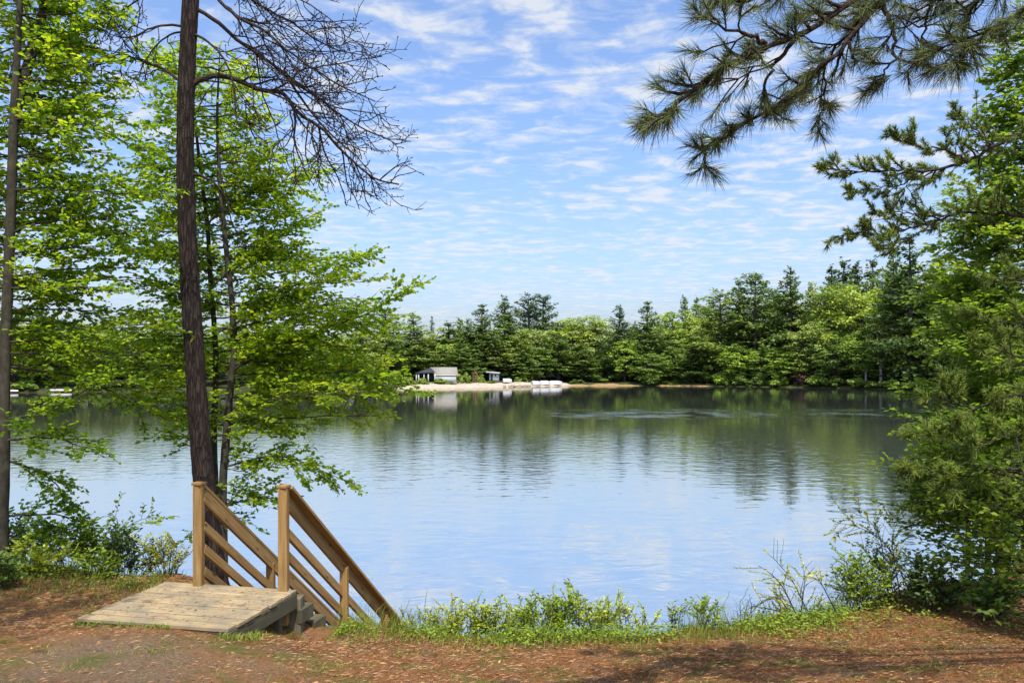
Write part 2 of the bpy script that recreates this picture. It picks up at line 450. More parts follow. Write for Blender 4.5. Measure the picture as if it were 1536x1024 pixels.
stair = thing('wooden_staircase', D(.7, .6, -.1), 'weathered wooden landing with handrails and steps leading down to the lake', 'staircase')
rs = random.Random(4)


def multi_board(name, specs, mat, parent, bev=.004):
    """several boards in one mesh, local X along DU"""
    Mw = Matrix((DU, DV, Vector((0, 0, 1)))).transposed().to_4x4(); Mw.translation = D(0, 0)
    bm = bmesh.new(); lay = bm.faces.layers.float.new('rnd')
    for (u0, u1, v0, v1, z0, z1, r, tilt) in specs:
        g = bmesh.ops.create_cube(bm, size=1.0)['verts']
        bmesh.ops.scale(bm, vec=(u1 - u0, v1 - v0, z1 - z0), verts=g)
        bmesh.ops.rotate(bm, cent=(0, 0, 0), matrix=Matrix.Rotation(tilt, 3, 'Z'), verts=g)
        bmesh.ops.translate(bm, vec=((u0 + u1) / 2, (v0 + v1) / 2, (z0 + z1) / 2), verts=g)
        es = list({e for v in g for e in v.link_edges})
        res = bmesh.ops.bevel(bm, geom=es, offset=bev, segments=1, affect='EDGES')
        for f in res['faces']: f[lay] = r
        for v in g:
            if v.is_valid:
                for f in v.link_faces: f[lay] = r
    for f in bm.faces:
        if f[lay] == 0: f[lay] = .5
    me = bpy.data.meshes.new(name); bm.to_mesh(me); bm.free(); me.materials.append(mat)
    o = bpy.data.objects.new(name, me); COL.objects.link(o)
    MW[o.name] = Mw
    o.parent = parent; o.matrix_local = Matrix.Translation(Vector(WORLD[parent.name])).inverted() @ Mw
    return o


W_, D_ = 1.47, 1.24
nb = 9; bw = D_ / nb
sp_ = []
for k in range(nb):
    sp_.append((rs.uniform(-.012, .012), W_ + rs.uniform(-.012, .012), k * bw + .006, (k + 1) * bw - .008 - rs.uniform(0, .004), -.034 + rs.uniform(-.002, .002), rs.uniform(-.002, .002), rs.uniform(.15, .95), rs.uniform(-.003, .003)))
deck = multi_board('landing_deck', sp_, M['deck'], stair)
deck['label'] = 'weathered grey tan landing boards'
board('end_joist', D(.044, .031, -.112), D(W_ - .044, .031, -.112), .038, .142, M['old_wood'], stair, rnd=.3)
board('end_joist', D(.044, D_ - .031, -.112), D(W_ - .044, D_ - .031, -.112), .038, .142, M['old_wood'], stair, rnd=.4)
board('side_joist', D(W_ - .022, .0, -.112), D(W_ - .022, D_, -.112), .04, .145, M['old_wood'], stair, rnd=.35)
board('side_joist', D(.022, .0, -.112), D(.022, D_, -.112), .04, .145, M['old_wood'], stair, rnd=.3)
sl = .728
for u in (.455, 1.30):
    board('stringer', D(u, D_ - .08, -.14), D(u, D_ - .08 + 3.5, -.14 - sl * 3.5), .04, .26, M['old_wood'], stair, rnd=.6)
for k in range(1, 11):
    v = D_ + .02 + (k - 1) * .29; z = -.2 * k - .02 - .011 * k
    board('tread', D(.34, v + .14, z - .05), D(1.50, v + .14, z - .05), .27, .14, M['old_wood'], stair, rnd=rs.uniform(.6, 1))
board('support_post', D(1.40, D_ + .1, -.55), D(1.40, D_ + .1, -.10), .16, .14, M['old_wood'], stair, up=(1, 0, 0), rnd=.9)
board('support_post', D(1.36, D_ - .22, -.5), D(1.36, D_ - .22, -.16), .09, .09, M['old_wood'], stair, up=(1, 0, 0), rnd=.5)


def rail(u, inner, cap_over):
    """inner: +1 slats on the +u side of the posts, -1 on the -u side"""
    def R(t, z, du=0.0): return D(u + du, D_ - .06 + t, z - sl * t)
    TL = 3.55
    cap = board('handrail', R(.045, 1.045, cap_over), R(TL, 1.045, cap_over), .115, .038, M['wood'], stair, up=(0, .588, .809), rnd=.55)
    cap_end = board('post_cap', D(u, D_ - .115, 1.03), D(u, D_ - .005, 1.03), .105, .028, M['wood'], cap, rnd=.6)
    for t, b in ((0, 0), (1.45, -.95 - 1.06), (2.74, -1.0 - 2.0), (3.45, -.85 - 2.51)):
        top = 1.012 - sl * t if t == 0 else 1.0 - sl * t - .06
        board('post', D(u, D_ - .06 + t, top), D(u, D_ - .06 + t, min(-.34, top - 1.3 if t else -.3)), .09, .09, M['wood'], cap, up=(0, 1, 0), rnd=rs.uniform(.5, .8))
    off = inner * .02
    tt = 0.046
    board('rail_board', R(tt, .932 + 0, off), R(TL, .932, off), .036, .14, M['wood'], cap, up=(0, .588, .809), rnd=rs.uniform(.4, .6))
    for zc in (.625, .395, .165, -.065):
        board('slat', R(tt, zc, off), R(TL, zc, off), .036, .098, M['wood'], cap, up=(0, .588, .809), rnd=rs.uniform(.3, .7))


rail(.413, 1, -.035)
rail(1.352, -1, .012)

# flat stone by the landing
mb = MB()
rg = np.random.RandomState(3)


def rock(mb, c, size, rng, flat=.5, n=10, m=7):
    th = np.linspace(0, 2 * PI, n, endpoint=False); ph = np.linspace(-PI / 2, PI / 2, m)
    k = 1 + .18 * rng.normal(size=n)
    V = []
    for i, p in enumerate(ph):
        cp = np.sign(np.cos(p)) * abs(np.cos(p)) ** .6
        r = cp * k * (1 + .06 * rng.normal(size=n))
        V.append(np.stack([np.cos(th) * r * size[0], np.sin(th) * r * size[1], np.full(n, np.sin(p) * flat * size[2]) * (1 + .1 * rng.normal(size=n))], -1))
    V = np.concatenate(V) + c
    i = np.arange(m - 1)[:, None] * n; j = np.arange(n)[None, :]; kk = (j + 1) % n
    mb.add(V, np.stack([i + j, i + kk, i + n + kk, i + n + j], -1).reshape(-1, 4))


M['stone'] = plain_mat('stone', (.33, .27, .19), .9, .6, 9.0)
# ------------------------------------------------------------------ leaves and twigs
class Leaves:
    def __init__(s): s.p, s.a, s.n, s.l, s.r = [], [], [], [], []

    def add(s, p, a, n, l, r):
        s.p.append(p); s.a.append(a); s.n.append(n); s.l.append(l); s.r.append(r)

    def mesh(s, wid=.62, fold=.12, round_=True):
        p = np.concatenate(s.p); a = unit(np.concatenate(s.a)); n = np.concatenate(s.n); L = np.concatenate(s.l)[:, None]; r = np.concatenate(s.r)
        n = unit(n - a * np.sum(n * a, 1, keepdims=True)); sd = np.cross(n, a); W = L * wid / 2
        k = len(p)
        V = np.empty((k, 6, 3))
        V[:, 0] = p
        V[:, 1] = p + a * L * .32 + sd * W + n * W * fold * 2
        V[:, 2] = p + a * L * .68 + sd * W * .8 + n * W * fold
        V[:, 3] = p + a * L - n * L * .1
        V[:, 4] = p + a * L * .68 - sd * W * .8 + n * W * fold
        V[:, 5] = p + a * L * .32 - sd * W + n * W * fold * 2
        b = np.arange(k)[:, None] * 6
        Fq = np.concatenate([b + np.array([[0, 5, 4, 3]]), b + np.array([[0, 3, 2, 1]])], 0)
        mb = MB(); mb.add(V.reshape(-1, 3), Fq, np.concatenate([r, r]))
        return mb


def resample(pts, n):
    pts = np.asarray(pts, float)
    d = np.concatenate([[0], np.cumsum(np.linalg.norm(np.diff(pts, axis=0), axis=1))])
    t = np.linspace(0, d[-1], n)
    # smooth a little so hand-placed corners do not show
    q = np.stack([np.interp(t, d, pts[:, i]) for i in range(3)], -1)
    for _ in range(2):
        q[1:-1] = .25 * q[:-2] + .5 * q[1:-1] + .25 * q[2:]
    return q, d[-1]


def twig_leaves(LV, q, size, step, rng, tone, flat=.3, start=.15, droop=0.0):
    L = np.linalg.norm(np.diff(q, axis=0), axis=1).sum()
    n = max(2, int(L * (1 - start) / step))
    t = np.linspace(start, 1, n) * (len(q) - 1)
    i = np.minimum(t.astype(int), len(q) - 2); f = (t - i)[:, None]
    p = q[i] * (1 - f) + q[i + 1] * f
    d = unit(q[i + 1] - q[i])
    side = unit(np.cross(d, np.array([0, 0, 1.0])) + 1e-6)
    sg = np.where(np.arange(n) % 2 == 0, 1, -1)[:, None]
    ang = rng.uniform(.5, 1.15, n)[:, None]
    a = d * np.cos(ang) + side * sg * np.sin(ang) + rng.normal(size=(n, 3)) * .18 + np.array([0, 0, -droop])
    nn = np.array([0, 0, 1.0]) + rng.normal(size=(n, 3)) * flat
    LV.add(p, a, nn, size * rng.uniform(.65, 1.2, n), np.clip(tone + rng.normal(size=n) * .2, 0, 1))


def limb(LV, mbw, pts, r0, rng, tw=.55, step=.13, leaf=.075, lstep=.045, tone=.5, start=.06, sub=3, rise=.05, flat=.9, taper=.25, droop=0.05, mat_sides=5):
    q, L = resample(pts, max(6, int(np.linalg.norm(np.diff(np.asarray(pts), axis=0), axis=1).sum() / .12)))
    n = len(q)
    q[1:-1] += rng.normal(size=(n - 2, 3)) * .008
    mbw.tube(q, np.linspace(r0, max(.004, r0 * taper), n), mat_sides)
    k = max(3, int(L * (1 - start) / step))
    for m_ in range(k):
        t = start + (1 - start) * (m_ + rng.uniform(-.3, .3)) / k
        t = min(max(t, .02), .99)
        x = t * (n - 1); i = min(int(x), n - 2)
        p = q[i] + (q[i + 1] - q[i]) * (x - i)
        d = unit(q[i + 1] - q[i])
        side = unit(np.cross(d, [0, 0, 1.0])) * (1 if m_ % 2 else -1)
        ang = rng.uniform(.55, 1.1)
        dr = unit(d * math.cos(ang) + side * math.sin(ang) + np.array([0, 0, rise + rng.normal() * .36]))
        l = tw * (1 - .55 * t) * rng.uniform(.6, 1.25)
        branch2(LV, mbw, p, dr, l, rng, leaf, lstep, tone + rng.normal() * .1, sub, flat, droop, .35 * r0)
    branch2(LV, mbw, q[-1], unit(q[-1] - q[-2]), tw * .5, rng, leaf, lstep, tone, sub, flat, droop, .3 * r0)


def branch2(LV, mbw, p, dr, l, rng, leaf, lstep, tone, sub, flat, droop, r):
    u = np.linspace(0, 1, 6)[:, None]
    bend = rng.normal(size=3) * .12 * l
    tq = p + dr * l * u + bend * u * u + np.array([0, 0, -droop * l]) * u * u
    r = max(.0035, min(r, .009))
    mbw.tube(tq, np.linspace(r, .0025, 6), 3)
    twig_leaves(LV, tq, leaf, lstep, rng, tone, flat)
    for s_ in range(sub):
        f = rng.uniform(.25, .85); x = f * 5; i = int(x)
        pp = tq[i] + (tq[min(i + 1, 5)] - tq[i]) * (x - i)
        sd = unit(np.cross(dr, [0, 0, 1.0])) * (1 if s_ % 2 else -1)
        a = rng.uniform(.5, .95)
        d2 = unit(dr * math.cos(a) + sd * math.sin(a) + np.array([0, 0, rng.normal() * .38]))
        l2 = l * rng.uniform(.3, .55)
        sq = pp + d2 * l2 * np.linspace(0, 1, 4)[:, None]
        mbw.tube(sq, np.linspace(.004, .002, 4), 3)
        twig_leaves(LV, sq, leaf, lstep, rng, tone, flat, .1)


def trunk_tube(mb, pts, r, rng, sides=16, n=60, rough=.03):
    q, L = resample(pts, n)
    d = np.linspace(0, 1, len(r))
    rr = np.interp(np.linspace(0, 1, n), d, r)
    mb.tube(q, rr, sides, rough=rough, rng=rng)
    return q


# ------------------------------------------------------------------ 1. pine with bare branches
rng = np.random.RandomState(11)
Yp = 9.6
tp = PX([(330, 915), (322, 870), (312, 780), (303, 690), (296, 600), (291, 520), (286, 440), (281, 350), (278, 260), (278, 180), (281, 90), (286, 0), (290, -120), (297, -330)], Yp)
tp[0][2] = ground_z(tp[0][0], Yp) - .25
pine = thing('pine_tree', (tp[1][0], Yp, float(ground_z(tp[1][0], Yp))), 'tall bare limbed pine with dark bark standing behind the wooden stair rail', 'pine tree')
mb = MB()
trunk_tube(mb, tp, [.165, .138, .126, .118, .113, .109, .105, .1, .098, .096, .093, .09, .083, .05], rng, 22, 120, .035)
mb.build('trunk', M['bark_pine'], pine, smooth=True)


def bare(mb, q, r, lvl, rng, L):
    """side shoots off a bare limb, recursive"""
    n = len(q)
    k = int({0: L / .15, 1: L / .10, 2: L / .08}[lvl])
    if lvl == 2: k = min(k, 5)
    for m_ in range(k):
        t = (.18 if lvl == 0 else .15) + .85 * (m_ + rng.uniform(0, .9)) / max(1, k)
        if t >= 1: continue
        x = t * (n - 1); i = min(int(x), n - 2)
        p = q[i] + (q[i + 1] - q[i]) * (x - i)
        d = unit(q[i + 1] - q[i])
        pr = rng.normal(size=3); pr -= d * pr.dot(d); pr = unit(pr)
        ang = rng.uniform(.45, 1.05)
        d2 = unit(d * math.cos(ang) + pr * math.sin(ang))
        if lvl == 0: l = (.30 + .85 * (1 - t)) * rng.uniform(.5, 1.15) * min(1.1, L / 2.0)
        elif lvl == 1: l = .32 * rng.uniform(.4, 1.2)
        else: l = .12 * rng.uniform(.4, 1.2)
        ns = {0: 9, 1: 6, 2: 4}[lvl]
        u = np.linspace(0, 1, ns)[:, None]
        sag = np.array([.06, 0, -.22 if lvl == 0 else .12]) * l
        bq = p + d2 * l * u + sag * u * u
        bq[1:] += np.cumsum(rng.normal(size=(ns - 1, 3)) * .055 * l, 0)
        bq[1:-1] = .25 * bq[:-2] + .5 * bq[1:-1] + .25 * bq[2:]
        ri = {0: r * .5 * (1 - .5 * t), 1: .0055, 2: .0036}[lvl]
        mb.tube(bq, np.linspace(ri, {0: .0055, 1: .0038, 2: .003}[lvl], ns), {0: 5, 1: 3, 2: 3}[lvl])
        if lvl >= 1 and rng.rand() < .35:   # buds and tiny cones
            e = bq[-1]; mb.tube([e, e + d2 * .008, e + d2 * .024], [.002, .0095, .002], 4)
        if lvl < 2: bare(mb, bq, ri, lvl + 1, rng, l)


limbs = [
    (.034, [(290, 128), (300, 118), (325, 112), (350, 118), (385, 134), (425, 138), (440, 160), (455, 178), (480, 190), (500, 215), (530, 245), (560, 268), (595, 275)], -.2),
    (.026, [(288, 8), (300, 18), (330, 35), (352, 58), (370, 68), (400, 88), (430, 115), (465, 140), (500, 170), (540, 195), (590, 218)], .15),
    (.024, [(288, -30), (320, -10), (345, 15), (370, 30), (405, 45), (430, 70), (460, 95), (490, 115), (520, 135), (560, 152)], -.35),
    (.02, [(290, -60), (330, -40), (365, -15), (400, 10), (430, 25), (470, 55), (500, 72), (548, 78)], .3),
    (.018, [(290, -100), (340, -70), (400, -40), (450, -5), (490, 20), (525, 45)], .1),
    (.016, [(286, 50), (310, 62), (330, 85), (345, 110), (350, 150), (352, 185), (375, 215)], -.5),
    (.02, [(273, 125), (258, 112), (235, 102), (205, 92), (180, 82), (150, 90), (128, 102)], .2),
    (.016, [(275, 40), (250, 38), (225, 48), (195, 62), (170, 62), (150, 50)], -.3),
    (.013, [(274, 48), (255, 48), (235, 65), (215, 90), (200, 120)], .1),
    (.016, [(280, -50), (240, -30), (205, 0), (175, 20), (150, 42), (130, 60)], -.1),
    (.02, [(290, 262), (300, 262), (318, 270), (340, 276), (362, 277)], .1),
    (.014, [(318, 270), (332, 285), (342, 310), (348, 340), (360, 360), (372, 378)], .15),
    (.016, [(440, 160), (442, 190), (440, 215), (450, 240), (462, 265), (470, 280)], -.25),
    (.016, [(430, 115), (455, 150), (490, 195), (520, 220), (545, 240), (575, 290)], .05),
]
for r, pts, dy in limbs:
    q, L = resample(PX(pts, Yp, Yp + dy), max(10, len(pts) * 3))
    q[1:] += np.cumsum(rng.normal(size=(len(q) - 1, 3)) * .006, 0)
    mb = MB(); mb.tube(q, np.linspace(r, r * .25, len(q)), 7, rough=.06, rng=rng)
    small = pts[0] in ((290, 262), (318, 270))
    if not small: bare(mb, q, r, 0, rng, L)
    mb.build('limb', M['bark_limb'], pine)

# ------------------------------------------------------------------ 2. leafy trees on the left
OUT_B = ([60, 110, 160, 200, 250, 300, 340, 375, 410, 440, 480, 520, 560, 600, 625, 645, 690, 722, 750, 790],
         [330, 372, 400, 410, 470, 475, 470, 545, 570, 625, 620, 615, 618, 622, 590, 460, 470, 520, 420, 380])


def beech_b():
    rng = np.random.RandomState(21)
    Y = 11.0
    base = P(334, 800, Y); base[2] = ground_z(base[0], Y)
    t = thing('beech_tree', base, 'slender twin stemmed leafy tree with bright green layered leaves behind the bare pine', 'leafy tree')
    mb = MB(); LV = Leaves(); tw = MB()
    st1 = PX([(336, 860), (334, 720), (340, 650), (346, 570), (352, 540), (350, 470), (340, 380), (330, 280), (325, 180), (330, 70)], Y)
    st2 = PX([(330, 860), (322, 700), (320, 640), (325, 560), (322, 490), (316, 430), (312, 340), (300, 250), (290, 160), (285, 60)], Y + .25, Y + .6)
    for st in (st1, st2):
        st[0] = [st[0][0], st[0][1], base[2] - .2]
    q1 = trunk_tube(mb, st1, [.075, .06, .055, .05, .045, .04, .034, .026, .018, .006], rng, 10, 50, .03)
    q2 = trunk_tube(mb, st2, [.06, .052, .046, .042, .038, .034, .03, .024, .016, .006], rng, 10, 50, .03)
    mb.build('trunk', M['bark_beech'], t, smooth=True)
    # limbs seen in the photograph
    named = [[(345, 560), (380, 528), (423, 511), (455, 506), (487, 493), (520, 482), (546, 474), (580, 452), (612, 436)],
             [(337, 700), (372, 692), (400, 682), (430, 684), (455, 690), (490, 708), (515, 720)],
             [(335, 762), (360, 748), (395, 745), (418, 748)],
             [(352, 545), (400, 540), (450, 548), (500, 560), (560, 575), (612, 585)],
             [(325, 500), (380, 470), (440, 440), (500, 405), (545, 385)],
             [(318, 430), (360, 395), (410, 360), (450, 335), (472, 322)],
             [(305, 340), (345, 310), (400, 280), (450, 262), (478, 258)]]
    for i, pts in enumerate(named):
        limb(LV, tw, PX(pts, Y, Y + (-.7 + .35 * i) * .7), .016, rng, tw=.66, step=.06, tone=.58, leaf=.076, sub=5, lstep=.038)
    k = 0
    for y in np.arange(70, 660, 12):
        q = q1 if k % 2 else q2
        zz = CZ - (y - HY) / F * Y
        i = int(np.argmin(abs(q[:, 2] - zz)))
        p0 = q[i]
        for side in (1, -1):
            az = rng.uniform(-.6, 1.15) if side > 0 else PI - rng.uniform(-.5, 1.1)
            yy = y - 30 + rng.uniform(-10, 25)
            if side > 0:
                reach = (np.interp(yy, *OUT_B) - (p0[0] / p0[1] * F + 768)) * rng.uniform(.72, .98)
            else:
                reach = rng.uniform(110, 175) if y < 610 else rng.uniform(50, 90)
                if y < 240: reach *= .45
            R_ = max(.3, reach / F * Y)
            if abs(math.cos(az)) < .5: R_ *= .8
            rise = rng.uniform(.05, .3)
            u = np.linspace(0, 1, 6)[:, None]
            dirv = np.array([math.cos(az), math.sin(az) * .8, 0])
            pts = p0 + dirv * R_ * u + np.array([0, 0, 1]) * (rise * R_ * (u - .55 * u * u) - .05 * u)
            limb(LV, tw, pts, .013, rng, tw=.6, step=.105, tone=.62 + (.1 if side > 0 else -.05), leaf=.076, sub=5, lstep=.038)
        k += 1
    for i in range(7):   # low drooping sprays round the base
        p0 = P(333, 660 + 22 * i, Y); az = rng.uniform(-.5, 3.4); u = np.linspace(0, 1, 5)[:, None]
        R_ = rng.uniform(.35, .6)
        pts = p0 + np.array([math.cos(az), math.sin(az) * .7, 0]) * R_ * u + np.array([0, 0, -.12]) * u * u
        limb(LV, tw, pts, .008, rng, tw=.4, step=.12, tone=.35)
    tw.build('branches', M['bark_beech'], t)
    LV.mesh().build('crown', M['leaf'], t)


def beech_a():
    rng = np.random.RandomState(33)
    Y = 9.3
    base = P(3, 860, Y); base[2] = ground_z(base[0], Y)
    t = thing('beech_tree', base, 'leafy tree with grey lichen spotted trunk at the left edge above the shrubs', 'leafy tree')
    mb = MB(); LV = Leaves(); tw = MB()
    st1 = PX([(0, 880), (3, 780), (6, 690), (6, 600), (9, 500), (13, 400), (17, 300), (20, 200), (24, 110), (28, 40), (34, -60), (45, -240)], Y)
    st1[0][2] = base[2] - .25
    st2 = PX([(20, 190), (32, 130), (45, 90), (52, 60), (64, 20), (75, -40), (95, -140)], Y, Y + .4)
    q1 = trunk_tube(mb, st1, [.085, .07, .064, .061, .058, .056, .053, .048, .036, .03, .022, .01], rng, 14, 70, .03)
    q2 = trunk_tube(mb, st2, [.05, .06, .058, .052, .045, .035, .01], rng, 10, 30, .03)
    mb.build('trunk', M['bark_beech'], t, smooth=True)
    named = [[(9, 550), (40, 553), (70, 557), (110, 562), (150, 576), (200, 608), (240, 624), (275, 634)],
             [(10, 628), (40, 625), (70, 616), (95, 605), (120, 590), (150, 575), (185, 570)],
             [(18, 350), (40, 336), (75, 330), (120, 332), (170, 345), (215, 360)],
             [(18, 285), (70, 280), (120, 288), (165, 290), (210, 292), (245, 285)],
             [(22, 180), (70, 178), (110, 184), (150, 195), (190, 214), (220, 225)],
             [(45, 90), (85, 60), (120, 40), (155, 30)],
             [(24, 110), (60, 130), (100, 150), (130, 155), (165, 150)],
             [(8, 690), (40, 700), (70, 712), (95, 735), (104, 752)],
             [(8, 660), (40, 655), (75, 655), (110, 665), (135, 672)],
             [(4, 775), (40, 772), (80, 770), (110, 775), (125, 785)],
             [(4, 810), (40, 808), (70, 800), (95, 795)]]
    for i, pts in enumerate(named):
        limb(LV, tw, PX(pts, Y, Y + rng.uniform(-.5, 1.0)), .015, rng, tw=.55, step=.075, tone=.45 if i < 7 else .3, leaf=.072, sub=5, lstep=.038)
    k = 0
    for y in np.arange(-150, 560, 14):
        q = q1
        zz = CZ - (y - HY) / F * Y
        p0 = q[int(np.argmin(abs(q[:, 2] - zz)))]
        for s_ in range(2):
            az = rng.uniform(-.35, 1.5) if s_ == 0 else rng.uniform(1.4, 3.6)
            reach = rng.uniform(120, 235) * (1.0 if y > 230 else .62)
            R_ = reach / F * Y
            rise = rng.uniform(.0, .3)
            u = np.linspace(0, 1, 6)[:, None]
            pts = p0 + np.array([math.cos(az), math.sin(az) * .8, 0]) * R_ * u + np.array([0, 0, 1]) * (rise * R_ * (u - .55 * u * u) - .05 * u)
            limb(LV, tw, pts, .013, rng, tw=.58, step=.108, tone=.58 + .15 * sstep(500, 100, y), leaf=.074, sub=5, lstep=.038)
        k += 1
    tw.build('branches', M['bark_beech'], t)
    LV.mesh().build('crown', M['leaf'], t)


beech_b(); beech_a()


# ------------------------------------------------------------------ 3. overhanging pine, top right
class Needles:
    def __init__(s): s.b, s.d, s.l, s.r = [], [], [], []

    def tuft(s, p, d, n, L, rng, span=.09, tone=.5, spread=(.25, 1.25), droop=.12):
        d = unit(d)
        t = rng.uniform(-1, .1, n)
        pr = rng.normal(size=(n, 3)); pr -= d * (pr @ d)[:, None]; pr = unit(pr)
        a = rng.uniform(*spread, n) * (1 - .35 * (t + 1))
        dd = d * np.cos(a)[:, None] + pr * np.sin(a)[:, None] + np.array([0, 0, -droop]) + rng.normal(size=(n, 3)) * .06
        s.b.append(p + d * (t * span)[:, None]); s.d.append(unit(dd)); s.l.append(L * rng.uniform(.5, 1.15, n) * rng.uniform(.75, 1.1)); s.r.append(np.clip(tone + rng.normal(size=n) * .22, 0, 1))

    def mesh(s, w, rng):
        b = np.concatenate(s.b); d = np.concatenate(s.d); L = np.concatenate(s.l)[:, None]; r = np.concatenate(s.r)
        n = len(b)
        sd = unit(np.cross(d, rng.normal(size=(n, 3)))) * (w / 2)
        up = np.cross(d, sd)
        mid = b + d * L * .55 + np.array([0, 0, -.02]) * L
        tip = b + d * L + np.array([0, 0, -.07]) * L
        V = np.stack([b + sd, b - sd * .5 + up * .87, b - sd * .5 - up * .87, mid + sd * .9, mid - sd * .45 + up * .78, mid - sd * .45 - up * .78, tip], 1)
        o = np.arange(n)[:, None] * 7
        Fq = np.concatenate([o + np.array([[0, 1, 4, 3]]), o + np.array([[1, 2, 5, 4]]), o + np.array([[2, 0, 3, 5]])])
        Ft = np.concatenate([o + np.array([[3, 4, 6]]), o + np.array([[4, 5, 6]]), o + np.array([[5, 3, 6]])])
        mb = MB(); V = V.reshape(-1, 3)
        mb.v.append(V); mb.f += [Fq, Ft]; mb.r += [np.tile(r, 3), np.tile(r, 3)]; mb.n = len(V)
        return mb


def pine_shoots(mb, ND, q, r, L, rng, step, l0, nL, nn, tone, start=.15, rise=.1, sub=True, bias=None, tuftspan=.09, tdens=2):
    n = len(q)
    k = max(2, int(L * (1 - start) / step))
    for m_ in range(k):
        t = min(.985, start + (1 - start) * (m_ + rng.uniform(0, .9)) / k)
        x = t * (n - 1); i = min(int(x), n - 2)
        p = q[i] + (q[i + 1] - q[i]) * (x - i)
        d = unit(q[i + 1] - q[i])
        pr = rng.normal(size=3); pr[2] *= .7; pr -= d * pr.dot(d); pr = unit(pr)
        ang = rng.uniform(.5, 1.0)
        d2 = unit(d * math.cos(ang) + pr * math.sin(ang) + np.array([0, 0, rise]))
        l = l0 * (1.15 - .8 * t) * rng.uniform(.5, 1.2)
        u = np.linspace(0, 1, 7)[:, None]
        bq = p + d2 * l * u + np.array([0, 0, -.08]) * l * u + np.array([0, 0, .22]) * l * u ** 3
        bq[1:] += np.cumsum(rng.normal(size=(6, 3)) * .025 * l, 0)
        mb.tube(bq, np.linspace(max(.004, r * .4), .0035, 7), 5)
        e = unit(bq[-1] - bq[-2])
        ND.tuft(bq[-1], e, nn, nL, rng, tuftspan, tone + rng.normal() * .12)
        for w_ in range(tdens - 1):
            f = rng.randint(3, 6)
            ND.tuft(bq[f], unit(bq[f + 1] - bq[f]), nn // 2, nL * .9, rng, tuftspan, tone - .1)
        if sub:
            for s_ in range(rng.randint(1, 4)):
                f = rng.randint(1, 5); pp = bq[f]
                pr = rng.normal(size=3); pr -= d2 * pr.dot(d2); pr = unit(pr)
                d3 = unit(d2 * .7 + pr * .7 + np.array([0, 0, rise]))
                l3 = l * rng.uniform(.3, .6)
                sq = pp + d3 * l3 * np.linspace(0, 1, 4)[:, None]
                sq[1:] += np.cumsum(rng.normal(size=(3, 3)) * .03 * l3, 0)
                mb.tube(sq, [.005, .0045, .004, .0035], 4)
                ND.tuft(sq[-1], d3, nn, nL, rng, tuftspan, tone + rng.normal() * .12)
    ND.tuft(q[-1], unit(q[-1] - q[-2]), nn, nL, rng, tuftspan, tone)


def over_pine():
    rng = np.random.RandomState(5)
    Y = 4.2
    base = np.array([5.4, 3.4, 0]); base[2] = ground_z(5.4, 3.4)
    t = thing('pine_tree', base, 'big pine whose long needled boughs hang into the top right of the sky', 'pine tree')
    mb = MB()
    trunk_tube(mb, [base - [0, 0, .3], base + [.03, 0, 2], base + [-.05, .05, 4.5], base + [0, 0, 8], base + [.1, 0, 11]], [.24, .2, .18, .14, .07], rng, 18, 60, .03)
    mb.build('trunk', M['bark_pine'], t, smooth=True)
    tr = lambda z: base + np.array([0, 0, z])
    L1 = [(1250, 15), (1222, 43), (1187, 60), (1144, 69), (1103, 89), (1073, 104), (1042, 130), (1009, 152), (989, 173), (966, 193)]
    L2 = [(1317, 0), (1297, 20), (1266, 70), (1222, 104), (1195, 135), (1167, 157), (1128, 175), (1088, 203), (1052, 226), (1034, 240)]
    L3 = [(1600, -10), (1536, 8), (1512, 37), (1469, 51), (1446, 59), (1415, 66), (1385, 85)]
    L4 = [(1317, 0), (1331, 35), (1338, 59), (1336, 90), (1317, 113), (1297, 117)]
    L5 = [(1144, 66), (1116, 48), (1078, 46), (1052, 25)]
    L6 = [(1260, -60), (1180, -25), (1140, 22), (1095, 5), (1060, -5)]
    L7 = [(1520, -40), (1460, -10), (1440, 30), (1437, 70), (1440, 100)]
    L8 = [(1480, -45), (1420, -20), (1385, 15), (1380, 60), (1370, 90)]
    L9 = [(1297, 20), (1250, 70), (1230, 110), (1235, 150), (1222, 175)]
    L10 = [(1187, 60), (1160, 90), (1140, 130), (1150, 160), (1160, 182)]
    specs = [(.03, L1, 4.0, 3.8, tr(5.2)), (.026, L2, 4.3, 4.15, tr(5.5)), (.022, L3, 3.9, 3.9, tr(5.0)), (.014, L4, 4.3, 4.2, None), (.012, L5, 3.9, 3.7, None),
             (.02, L6, 4.4, 4.5, tr(5.8)), (.014, L7, 4.1, 3.9, None), (.014, L8, 4.3, 4.5, None), (.012, L9, 4.3, 4.5, None), (.012, L10, 3.95, 4.2, None)]
    ND = Needles()
    for r, pts, y0, y1, tr0 in specs:
        w = PX([(a + 5, b) for a, b in pts], y0, y1)
        if tr0 is not None:
            mid = (tr0 + w[0]) / 2 + np.array([0, 0, .15])
            w = np.vstack([tr0, mid, w])
        q, L = resample(w, len(w) * 4)
        q[2:-1] += rng.normal(size=(len(q) - 3, 3)) * .006
        mb = MB(); mb.tube(q, np.linspace(r * (1.5 if tr0 is not None else 1), r * .22, len(q)), 8, rough=.05, rng=rng)
        st = .42 if tr0 is not None else .12
        pine_shoots(mb, ND, q, r, L, rng, .06, .36, .116, 42, .64, start=st, tdens=1)
        if tr0 is not None:   # long bare twigs near the thick part
            bare_like(mb, q, rng, L)
        mb.build('bough', M['bark_limb'], t)
    ND.mesh(.0025, rng).build('needles', M['needle'], t)


